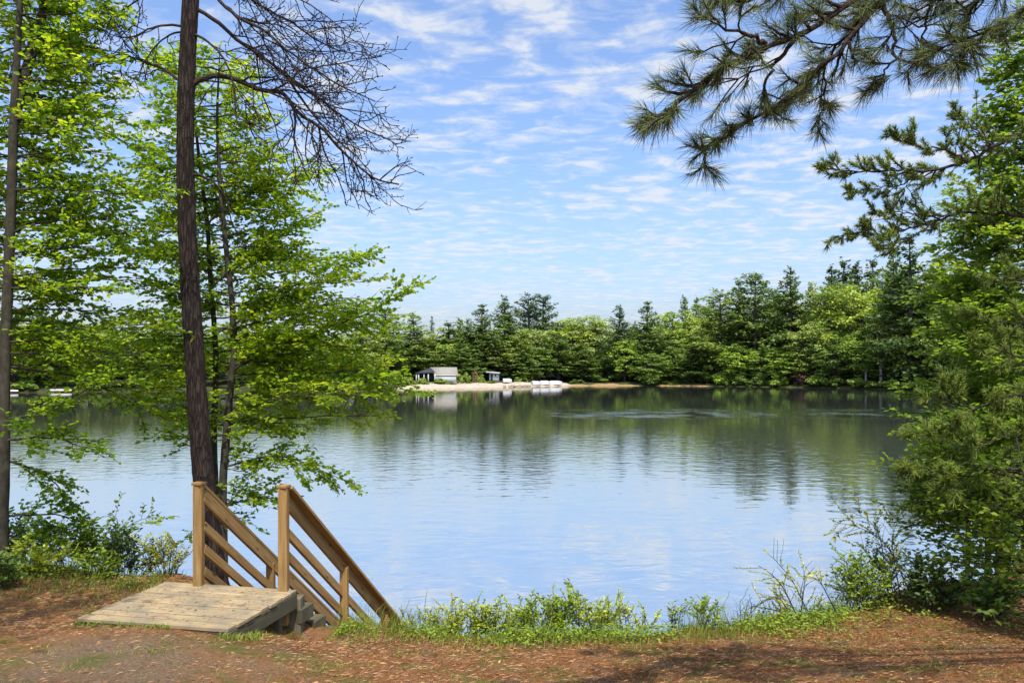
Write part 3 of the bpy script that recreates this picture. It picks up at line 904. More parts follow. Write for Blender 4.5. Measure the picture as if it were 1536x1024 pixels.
def bare_like(mb, q, rng, L):
    n = len(q)
    for m_ in range(int(L / .1)):
        i = rng.randint(n // 5, int(n * .62)); d = unit(q[i + 1] - q[i])
        pr = rng.normal(size=3); pr -= d * pr.dot(d); pr = unit(pr)
        l = rng.uniform(.1, .34); d2 = unit(d * .5 + pr + np.array([0, 0, .35]))
        u = np.linspace(0, 1, 6)[:, None]
        bq = q[i] + d2 * l * u; bq[1:] += np.cumsum(rng.normal(size=(5, 3)) * .03 * l, 0)
        mb.tube(bq, np.linspace(.006, .0025, 6), 4)


over_pine()


# ------------------------------------------------------------------ 4. the green mass on the right
def right_pine():
    rng = np.random.RandomState(8)
    Y = 9.5
    base = np.array([7.2, 9.6, 0]); base[2] = ground_z(7.2, 9.6)
    t = thing('pine_tree', base, 'pine with two level boughs reaching left over the lake at right edge', 'pine tree')
    mb = MB()
    trunk_tube(mb, [base - [0, 0, .3], base + [-.05, 0, 2], base + [.05, .05, 4.5], base + [0, 0, 7], base + [.05, 0, 9.0]], [.17, .15, .13, .1, .03], rng, 16, 60, .03)
    mb.build('trunk', M['bark_pine'], t, smooth=True)
    ND = Needles()
    A = [(.032, [(1600, 190), (1536, 199), (1493, 219), (1450, 242), (1399, 258), (1352, 254), (1309, 256), (1258, 258), (1229, 250)], 0),
         (.014, [(1450, 242), (1420, 225), (1390, 222), (1360, 215), (1342, 203)], -.4),
         (.012, [(1399, 258), (1370, 270), (1340, 280), (1300, 284), (1268, 290)], .3),
         (.013, [(1493, 219), (1470, 200), (1450, 180), (1440, 172)], .3),
         (.024, [(1610, 330), (1536, 324), (1477, 318), (1430, 322), (1399, 334), (1364, 344), (1317, 352), (1278, 348), (1250, 356)], .2),
         (.012, [(1410, 328), (1380, 322), (1350, 318), (1310, 318)], .4),
         (.012, [(1399, 334), (1370, 355), (1340, 362), (1318, 374)], -.2),
         (.02, [(1610, 480), (1550, 490), (1510, 484), (1480, 476), (1455, 470)], -.3),
         (.02, [(1610, 540), (1550, 545), (1520, 532), (1490, 524), (1462, 508)], -.6),
         (.022, [(1610, 590), (1510, 592), (1465, 612), (1425, 638), (1395, 652), (1372, 650)], -1.0),
         (.014, [(1465, 612), (1430, 605), (1405, 592), (1385, 600)], -.8),
         (.02, [(1610, 690), (1500, 700), (1450, 720), (1415, 708), (1380, 702), (1355, 694)], -1.2),
         (.018, [(1610, 760), (1520, 750), (1470, 745), (1440, 730), (1415, 720)], -1.4),
         (.018, [(1610, 640), (1540, 650), (1490, 660), (1440, 670)], -1.2),
         (.018, [(1610, 420), (1560, 410), (1520, 420), (1485, 416)], -.2)]
    for k, (r, pts, dy) in enumerate(A):
        w = PX(pts, Y + dy, Y + dy * 1.3)
        if pts[0][0] >= 1600:
            w = np.vstack([[base[0], base[1], w[0][2] - .1], w])
        q, L = resample(w, len(w) * 4)
        q[2:-1] += rng.normal(size=(len(q) - 3, 3)) * .01
        mb = MB(); mb.tube(q, np.linspace(r, r * .2, len(q)), 7, rough=.05, rng=rng)
        pine_shoots(mb, ND, q, r, L, rng, .07 if k < 7 else .1, .46, .085 if k < 7 else .12, 46, .65, start=.1, tdens=3, tuftspan=.08, rise=.25 if k < 7 else .1)
        mb.build('bough', M['bark_limb'], t)
    ND.mesh(.0065, rng).build('needles', M['needle_green'], t)


right_pine()


def leafy_mass(name, seed, base, trunk, radii, label, cat, limbs, mat, leaf, tone, lstep=.05, tw=.5, step=.12, bark='bark_beech', wid=.62, flat=.45, grp=None, sub=3):
    """tree or big shrub from a list of limbs: (z0 on the trunk, azimuth, reach, rise)"""
    rng = np.random.RandomState(seed)
    t = thing(name, base, label, cat, grp)
    mb = MB(); LV = Leaves(); twm = MB()
    q = trunk_tube(mb, trunk, radii, rng, 10, 40, .03)
    mb.build('trunk', M[bark], t, smooth=True)
    for z0, az, R_, rise in limbs:
        p0 = q[int(np.argmin(abs(q[:, 2] - z0)))]
        u = np.linspace(0, 1, 6)[:, None]
        pts = p0 + np.array([math.cos(az), math.sin(az), 0]) * R_ * u + np.array([0, 0, 1]) * (rise * R_ * (u - .5 * u * u))
        limb(LV, twm, pts, .014, rng, tw=tw, step=step, leaf=leaf, lstep=lstep, tone=tone + rng.normal() * .12, flat=flat, start=.15, sub=sub)
    twm.build('branches', M[bark], t)
    LV.mesh(wid).build('crown', mat, t)
    return t


rg = np.random.RandomState(44)
# tall leafy tree filling the right edge, y 230..700
Y = 13.5
b0 = np.array([P(1545, 700, Y)[0], Y, float(ground_z(P(1545, 700, Y)[0], Y))])
OUT_R = ([90, 180, 260, 300, 340, 380, 450, 520, 600, 640, 700, 760], [1510, 1485, 1470, 1438, 1432, 1402, 1392, 1388, 1378, 1385, 1395, 1410])
ll = []
for y in np.arange(60, 800, 11):
    z = CZ - (y - HY) / F * Y
    reach = (1545 - np.interp(y, *OUT_R)) / F * Y
    for s_ in range(2):
        az = rg.uniform(PI * .75, PI * 1.6)
        k = 1.0 if abs(math.cos(az)) > .6 else .9
        ll.append((z - .15 * reach, az, max(.4, reach * rg.uniform(.7, 1.0) * k), rg.uniform(.1, .4)))
leafy_mass('maple_tree', 51, b0, [b0 - [0, 0, .3], [b0[0], Y, 4], [b0[0] + .1, Y, 7.5], [b0[0], Y, 10.3]], [.15, .11, .07, .02],
           'broad leafy tree rising behind the pine boughs at the right edge', 'leafy tree', ll, M['leaf_right'], .11, .5, lstep=.05, tw=.7, step=.1, sub=5)
# second, lighter one with yellow-green leaves showing at its left side
Y = 15.5
x = P(1500, 700, Y)[0]
b0 = np.array([x, Y, float(ground_z(x, Y))])
ll = []
for y in np.arange(285, 640, 13):
    z = CZ - (y - HY) / F * Y
    for s_ in range(2):
        az = rg.uniform(PI * .6, PI * 1.5)
        ll.append((z - .1, az, rg.uniform(.5, 1.0) * (1.1 if y > 380 else .65), rg.uniform(.0, .3)))
leafy_mass('maple_tree', 52, b0, [b0 - [0, 0, .3], [x, Y, 4], [x - .3, Y, 6], [x - .5, Y, 8.1]], [.1, .08, .05, .02],
           'young yellow green leafy tree half hidden behind the right edge tree', 'leafy tree', ll, M['leaf_yellow'], .11, .45, lstep=.05, tw=.6, step=.11, sub=4)

# big dark shrub at the lower right
Y = 8.9
x = P(1480, 900, Y)[0]
b0 = np.array([x, Y, float(ground_z(x, Y))])
ll = []
for k in range(38):
    az = rg.uniform(PI * .55, PI * 1.75)
    z = b0[2] + rg.uniform(.1, 1.7)
    ll.append((z, az, rg.uniform(.35, .82), rg.uniform(-.1, .8)))
leafy_mass('leafy_shrub', 53, b0, [b0 - [0, 0, .2], b0 + [.02, 0, .7], b0 + [-.05, 0, 1.3], b0 + [-.1, .1, 1.9]], [.035, .03, .02, .008],
           'large dark green leafy shrub at the water edge in the lower right', 'shrub', ll, M['leaf_right'], .064, .55, lstep=.042, tw=.46, step=.085, flat=.6, sub=4)
# nearer shrub right at the corner
Y = 7.6
x = P(1550, 900, Y)[0]
b0 = np.array([x, Y, float(ground_z(x, Y))])
ll = []
for k in range(28):
    az = rg.uniform(PI * .55, PI * 1.7)
    z = b0[2] + rg.uniform(.1, 1.5)
    ll.append((z, az, rg.uniform(.35, .75), rg.uniform(-.2, .6)))
leafy_mass('leafy_shrub', 54, b0, [b0 - [0, 0, .2], b0 + [.02, 0, .6], b0 + [-.05, 0, 1.2], b0 + [-.1, .1, 1.75]], [.03, .024, .016, .008],
           'dark leafy sapling with a thin straight stem beside the right picture edge', 'shrub', ll, M['leaf_right'], .064, .55, lstep=.042, tw=.4, step=.085, flat=.6, sub=4)
# shrub with arching stems over the water at x 1310-1440
Y = 9.6
x = P(1450, 900, Y)[0]
b0 = np.array([x, Y, float(ground_z(x, Y))])
ll = [(b0[2] + rg.uniform(.5, 1.6), rg.uniform(PI * .8, PI * 1.3), rg.uniform(.3, .75), rg.uniform(.0, .6)) for k in range(18)]
leafy_mass('leafy_shrub', 55, b0, [b0 - [0, 0, .2], b0 + [.02, 0, .7], b0 + [-.05, 0, 1.4], b0 + [-.1, .1, 2.1]], [.03, .026, .018, .008],
           'mid green shrub leaning out over the lake below the low pine bough', 'shrub', ll, M['leaf_right'], .07, .4, lstep=.042, tw=.46, step=.09, flat=.6, sub=4)


# ------------------------------------------------------------------ 5. bank shrubs
def stem_shrub(name, seed, px, py, Y, h_px, spread, label, nst, leaf, color, lean=0.0, dens=1.0, grp=None, cat='shrub', tone=.5, stems=None, bark='bark_beech', lw=.6, leafy=1.0):
    rng = np.random.RandomState(seed)
    x = P(px, py, Y)[0]
    b = np.array([x, Y, float(ground_z(x, Y))])
    t = thing(name, b, label, cat, grp)
    mb = MB(); LV = Leaves()
    h = h_px / F * Y
    paths = []
    if stems:
        for pts in stems:
            w = PX(pts, Y, Y + rng.uniform(-.2, .2)); w[0][2] = ground_z(w[0][0], w[0][1]) - .04
            paths.append((resample(w, 14)[0], .009))
    for k in range(nst):
        az = rng.uniform(0, 2 * PI); sp = spread * rng.uniform(.2, 1) / F * Y
        hh = h * rng.uniform(.55, 1.05)
        b1 = b + np.array([math.cos(az) * sp * .35, math.sin(az) * sp * .2, 0]); b1[2] = ground_z(b1[0], b1[1]) - .03
        tip = np.array([b[0] + math.cos(az) * sp + lean * hh, b[1] + math.sin(az) * sp * .5, b[2] + hh])
        u = np.linspace(0, 1, 8)[:, None]
        q = b1 + (tip - b1) * u + np.array([math.cos(az), math.sin(az), 0]) * .25 * hh * (u - u * u)
        q[1:] += np.cumsum(rng.normal(size=(7, 3)) * .022 * hh, 0)
        paths.append((q, .0045))
    for q, r in paths:
        L = np.linalg.norm(np.diff(q, axis=0), axis=1).sum()
        mb.tube(q, np.linspace(r, .0022, len(q)), 4)
        for m_ in range(max(2, int(L / .036 * dens))):
            f = rng.uniform(.18, 1) * (len(q) - 1); i = min(int(f), len(q) - 2)
            p = q[i] + (q[i + 1] - q[i]) * (f - i); d = unit(q[i + 1] - q[i])
            pr = rng.normal(size=3); pr = unit(pr - d * pr.dot(d))
            d2 = unit(d * .65 + pr * .75 + np.array([0, 0, .15])); l = rng.uniform(.06, .2) * (1 if r < .006 else 1.5)
            sq = p + d2 * l * np.linspace(0, 1, 4)[:, None]; sq[1:] += np.cumsum(rng.normal(size=(3, 3)) * .04 * l, 0)
            mb.tube(sq, [.0028, .0024, .002, .0018], 3)
            if rng.rand() < leafy:
                twig_leaves(LV, sq, leaf * 1.25, leaf * .5, rng, tone + rng.normal() * .12, .7, .2)
    mb.build('stems', M[bark], t)
    o = LV.mesh(lw).build('foliage', M['shrub'], t); o.color = (*color, 1)
    return t


YG = (.36, .43, .035); YL = (.44, .46, .06); DG = (.11, .19, .03); MG = (.25, .35, .03)
G1 = 'low shrubs along the bank'
# centre of the bank
stem_shrub('bank_shrub', 1, 640, 958, 7.75, 40, 62, 'thin twiggy shrub just right of the stair rail end', 13, .024, YL, dens=.7, grp=G1, leafy=.55)
stem_shrub('bank_shrub', 2, 700, 958, 7.7, 44, 64, 'yellow green bank shrub, second from the stair rail', 20, .027, YG, grp=G1)
stem_shrub('bank_shrub', 3, 755, 960, 7.7, 46, 62, 'tallest shrub of the clump on the middle of the bank', 20, .027, YG, grp=G1)
stem_shrub('bank_shrub', 4, 812, 960, 7.65, 46, 66, 'darker green shrub in the thick of the middle clump', 22, .031, MG, grp=G1)
stem_shrub('bank_shrub', 5, 868, 960, 7.6, 40, 66, 'bank shrub at the right end of the middle clump leaning right', 18, .028, YG, lean=.3, grp=G1)
stem_shrub('bank_shrub', 6, 945, 962, 7.6, 34, 60, 'small low shrub right of the middle clump', 10, .026, YG, grp=G1, dens=.8)
stem_shrub('bank_shrub', 7, 1012, 962, 7.6, 40, 14, 'small plant with drooping leaf blades alone on the bank', 7, .05, MG, grp=G1, dens=.5, lw=.3)
stem_shrub('bank_shrub', 8, 1060, 965, 7.6, 28, 22, 'ankle high green sprig near the right end of the grass', 8, .036, MG, grp=G1)
stem_shrub('bank_shrub', 9, 1108, 968, 7.7, 42, 28, 'sparse twig sprig with few leaves below the tall twiggy shrub', 5, .022, YL, dens=.6, grp=G1, leafy=.4)
stem_shrub('twiggy_shrub', 10, 1225, 955, 7.9, 30, 25, 'sparse twiggy shrub with forked stems and tiny pale leaves over the water', 3, .024, YL, dens=.85, leafy=.55,
           stems=[[(1222, 948), (1212, 918), (1200, 893), (1188, 868), (1172, 850), (1160, 836)], [(1200, 893), (1175, 880), (1160, 862), (1138, 848)], [(1195, 893), (1168, 894), (1140, 895)],
                  [(1222, 948), (1200, 930), (1170, 916), (1140, 910), (1125, 908)], [(1200, 893), (1207, 872), (1206, 858)], [(1262, 935), (1248, 905), (1235, 880), (1222, 858)]])
stem_shrub('twiggy_shrub', 11, 1350, 935, 8.4, 60, 40, 'arching shrub with pale yellow leaves left of the dark shrub', 9, .032, (.22, .25, .06), dens=.9, leafy=.75,
           stems=[[(1372, 930), (1352, 860), (1335, 820), (1310, 800), (1285, 788), (1258, 784)], [(1352, 860), (1340, 830), (1336, 805), (1345, 786)], [(1335, 820), (1320, 798), (1300, 775), (1278, 768)],
                  [(1340, 900), (1315, 845), (1298, 825), (1285, 815)], [(1330, 930), (1310, 890), (1290, 868)], [(1345, 930), (1325, 890), (1300, 850)]])
stem_shrub('bank_shrub', 12, 1300, 945, 8.2, 75, 50, 'bushy undergrowth shrub with upright twigs at the foot of the pale arching shrub', 24, .032, MG, grp=G1, dens=.8)
stem_shrub('bank_shrub', 13, 1400, 945, 8.0, 70, 55, 'broad leaved green shrub at the foot of the dark right hand shrub', 22, .05, (.06, .11, .02), grp=G1, dens=.8)
stem_shrub('bank_shrub', 14, 1485, 950, 7.7, 60, 45, 'dark broad leaved shrub low in the right corner', 18, .055, DG, grp=G1, dens=.8)
# left bank
G2 = 'shrubs on the left bank'
stem_shrub('bank_shrub', 15, 25, 860, 9.6, 70, 60, 'dark shrub at the foot of the left edge trunk', 20, .05, DG, grp=G2)
stem_shrub('bank_shrub', 16, 95, 862, 9.7, 62, 55, 'shrub between the left trunk and the sapling, touched with yellow', 20, .045, MG, grp=G2)
stem_shrub('leafy_sapling', 17, 150, 862, 9.8, 60, 30, 'taller sapling with a flat leaf fan standing above the left bank shrubs', 7, .055, MG, dens=.8,
           stems=[[(150, 862), (168, 830), (178, 805), (188, 790), (210, 778), (232, 775)], [(178, 805), (176, 785), (180, 775), (165, 772)], [(150, 862), (140, 825), (138, 800)]])
stem_shrub('bank_shrub', 18, 190, 866, 9.5, 62, 50, 'blue green shrub just right of the sapling on the left bank', 20, .038, (.06, .11, .03), grp=G2)
stem_shrub('bank_shrub', 19, 250, 868, 9.3, 48, 40, 'thin yellow leaved shrub close to the left stair post', 14, .03, YL, grp=G2, dens=.8)
stem_shrub('bank_shrub', 20, 60, 872, 9.2, 36, 45, 'low bright green shrub in front of the left bank shrubs', 16, .045, YG, grp=G2)
stem_shrub('bank_shrub', 21, 138, 874, 9.15, 26, 42, 'ground hugging shrub below the leaf fan sapling', 14, .04, MG, grp=G2)
stem_shrub('bank_shrub', 22, 5, 890, 8.6, 44, 38, 'dark fern like shrub cut by the left picture edge', 14, .045, DG, grp=G2)
# ------------------------------------------------------------------ far shore trees
class Quads:
    def __init__(s): s.c, s.n, s.s, s.r = [], [], [], []

    def add(s, c, n, size, r):
        s.c.append(c); s.n.append(n); s.s.append(size); s.r.append(r)

    def mesh(s, rng, aspect=.6):
        c = np.concatenate(s.c); n = unit(np.concatenate(s.n)); z = np.concatenate(s.s)[:, None]; r = np.concatenate(s.r)
        a = unit(np.cross(n, rng.normal(size=c.shape))); b = np.cross(n, a)
        V = np.stack([c - a * z, c + b * z * aspect + n * z * .15, c + a * z, c - b * z * aspect + n * z * .15], 1)
        mb = MB(); mb.add(V.reshape(-1, 3), np.arange(len(c) * 4).reshape(-1, 4), np.clip(r, 0, 1))
        return mb


PROTO = {}


def proto(kind, crown, trunk, bark='bark_far'):
    co = crown.build('crown', M['crown'], origin=np.zeros(3)); to = trunk.build('trunk', M[bark], origin=np.zeros(3))
    PROTO.setdefault(kind, []).append((co.data, to.data))
    bpy.data.objects.remove(co); bpy.data.objects.remove(to)


def white_pine(seed, H=20.0, Rm=4.2, low=.12, dens=1.0, power=.75, gap=.0, narrow=False):
    rng = np.random.RandomState(seed)
    Q = Quads(); T = MB()
    T.tube(np.array([[0, 0, -1.5], [.05, 0, H * .3], [0, .1, H * .65], [0, 0, H * .98]]), [.34, .27, .16, .03], 7)
    z = H * low
    while z < H * .985:
        f = (z / H - low) / (1 - low)
        env = Rm * (1 - f) ** power * (.35 + .65 * min(1, f * 3 + .35)) * (1 + .0 * f) + .25
        nbr = rng.randint(3, 6)
        a0 = rng.uniform(0, 2 * PI)
        for k in range(nbr):
            if rng.rand() < gap: continue
            az = a0 + k * 2 * PI / nbr + rng.normal() * .35; zk = z + rng.normal() * .35
            R_ = env * rng.uniform(.55, 1.15)
            d = np.array([math.cos(az), math.sin(az), 0]); s = np.array([-d[1], d[0], 0])
            rise = (.12 + .6 * f + rng.normal() * .12) * R_
            n = int(26 * dens * (R_ / 2.5) ** 1.25) + 6
            t = rng.uniform(.12, 1, n) ** .8
            w = .30 * R_ * (1 - .75 * np.abs(t - .55)) * rng.normal(size=n) * .55
            hz = rise * t ** 1.5 - .08 * R_ * t + rng.normal(size=n) * .22
            c = d * (t * R_)[:, None] + s * w[:, None]; c[:, 2] = zk + hz
            nn = np.array([0, 0, 1.0]) + d * .35 + rng.normal(size=(n, 3)) * .55
            Q.add(c, nn, rng.uniform(.14, .36, n) * (.7 + .3 * (1 - f)), rng.uniform(.05, .75, n) + .25 * (t - .5))
            if R_ > 1.2: T.tube([[0, 0, zk - .1], d * R_ * .5 + [0, 0, zk + rise * .3], d * R_ * .9 + [0, 0, zk + rise * .8]], [.07, .05, .02], 4)
        z += rng.uniform(.5, 1.0) * (1.15 - .45 * f) * (H / 20) ** .5
    proto('spruce' if narrow else 'pine', Q.mesh(rng), T)


def broadleaf(seed, H=15.0, Rm=5.0, base=.0, nclump=110, per=72, kind='broad', cl=1.0, bark='bark_far', sz=(.1, .27), oval=.75):
    rng = np.random.RandomState(seed)
    Q = Quads(); T = MB()
    T.tube(np.array([[0, 0, -1.5], [.15, 0, H * .25], [-.1, .1, H * .55], [0, 0, H * .85]]), [.28, .22, .13, .03], 7)
    cz = H * (base + (1 - base) * .52); rz = H * (1 - base) * .5
    cen = []
    for k in range(nclump):
        for _ in range(20):
            v = unit(rng.normal(size=3)); rr = rng.uniform(.45, .93)
            p = np.array([v[0] * Rm * rr, v[1] * Rm * rr, cz + v[2] * rz * rr])
            if p[2] > cz: sc = 1
            else: sc = 1
            if all(np.linalg.norm(p - q[0]) > cl * .75 for q in cen): break
        r = cl * rng.uniform(.6, 1.25)
        cen.append((p, r))
        n = int(per * (r / cl) ** 2)
        u = unit(rng.normal(size=(n, 3))); u[:, 2] = np.where(rng.rand(n) < .72, np.abs(u[:, 2]), u[:, 2])
        rad = r * rng.uniform(.45, 1.08, n)
        c = p + u * rad[:, None] * np.array([1.15, 1.15, oval])
        nn = u * .8 + np.array([0, 0, .7]) + rng.normal(size=(n, 3)) * .5
        tone = rng.normal() * .12 + .45
        Q.add(c, nn, rng.uniform(*sz, n), tone + rng.normal(size=n) * .16)
        b = np.array([0, 0, max(H * .12, p[2] - .45 * abs(p[0]) - .3 * abs(p[1]) - 1.0)])
        T.tube([b, (b + p) / 2 + [0, 0, -.2], p], [.09, .06, .02], 4)
    proto(kind, Q.mesh(rng, .7), T, bark)


def bushy(seed):
    rng = np.random.RandomState(seed)
    Q = Quads(); T = MB()
    for k in range(5):
        a = rng.uniform(0, 6.28); T.tube([[0, 0, -.3], [math.cos(a) * .5, math.sin(a) * .5, 1.2], [math.cos(a) * 1.1, math.sin(a) * 1.1, 2.4]], [.05, .035, .01], 4)
    for k in range(16):
        a = rng.uniform(0, 6.28); rr = rng.uniform(0, 1.5)
        p = np.array([math.cos(a) * rr, math.sin(a) * rr, rng.uniform(.5, 2.5) * (1 - .25 * rr)]); n = 110
        u = unit(rng.normal(size=(n, 3))); r = rng.uniform(.4, .75)
        Q.add(p + u * r * rng.uniform(.4, 1.1, n)[:, None], u + np.array([0, 0, .7]) + rng.normal(size=(n, 3)) * .5, rng.uniform(.1, .24, n), .45 + rng.normal() * .12 + rng.normal(size=n) * .16)
    proto('bush', Q.mesh(rng, .7), T)


for sd in (61, 62, 63): white_pine(sd, Rm=4.8, dens=1.9, power=.88, low=.05)
for sd in (64, 65): white_pine(sd, Rm=4.4, low=.18, gap=.15, power=.42, dens=1.8)
for sd in (66, 67): white_pine(sd, H=18, Rm=2.8, low=.06, power=.8, narrow=True, dens=1.9)
for sd in (71, 72, 73): broadleaf(sd)
broadleaf(74, nclump=130, cl=.85, per=60)
broadleaf(75, nclump=46, cl=.95, per=70, base=.25, bark='bark_pale', kind='birch', Rm=3.4)
for sd in (81, 82, 83): bushy(sd)
SIZE = {'pine': (20, 4.4), 'spruce': (18, 2.5), 'broad': (15, 5.2), 'birch': (15, 3.6), 'bush': (2.7, 1.9)}
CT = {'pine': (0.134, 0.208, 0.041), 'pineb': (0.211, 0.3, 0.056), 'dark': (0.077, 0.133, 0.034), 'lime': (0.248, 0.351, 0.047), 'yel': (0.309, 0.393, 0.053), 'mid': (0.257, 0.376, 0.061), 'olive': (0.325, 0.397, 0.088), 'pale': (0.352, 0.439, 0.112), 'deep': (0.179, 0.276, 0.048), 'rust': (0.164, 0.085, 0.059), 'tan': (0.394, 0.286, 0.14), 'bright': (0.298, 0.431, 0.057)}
NM = {'pine': 'pine_tree', 'spruce': 'spruce_tree', 'broad': 'leafy_tree', 'birch': 'birch_tree', 'bush': 'shore_bush'}
CAT = {'pine': 'pine tree', 'spruce': 'spruce tree', 'broad': 'leafy tree', 'birch': 'birch tree', 'bush': 'bush'}
rt = np.random.RandomState(90)


def fpos(px, d):
    Yg_ = np.linspace(90, 420, 3301); g = Yg_ - shore((px - 768) / F * Yg_) - d
    Y = Yg_[np.argmax(g > 0)]
    x = (px - 768) / F * Y
    return np.array([x, Y, float(far_z(x, Y))])


SPX = [q[0] for q in SP]; SPW = [(q[0] - 768) / (q[1] - HY) * CZ for q in SP]


def far_tree(kind, px, top, hw, d, col, label, grp=None, var=None, bottom=None):
    x, Y, _ = fpos(px, d)
    zb = float(far_z(x, Y))
    H = CZ - (top - HY) / F * Y - zb
    H = max(H, .8)
    sh, sr = SIZE[kind]
    W = hw / F * Y * {'pine': 1.22, 'spruce': 1.7, 'broad': 1.1}.get(kind, 1)
    v = PROTO[kind][rt.randint(len(PROTO[kind])) if var is None else var % len(PROTO[kind])]
    t = thing(NM[kind], (x, Y, zb), label, CAT[kind], grp)
    t.scale = (W / sr, W / sr * rt.uniform(.85, 1.1), H / sh * {'pine': 1.04, 'spruce': 1.03}.get(kind, 1.0))
    t.rotation_euler = (0, 0, rt.uniform(0, 6.28))
    j = rt.uniform(.88, 1.12)
    for nm, me in (('crown', v[0]), ('trunk' if kind != 'bush' else 'stems', v[1])):
        o = bpy.data.objects.new(nm, me); COL.objects.link(o); o.parent = t
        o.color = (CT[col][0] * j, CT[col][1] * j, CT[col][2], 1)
    return t


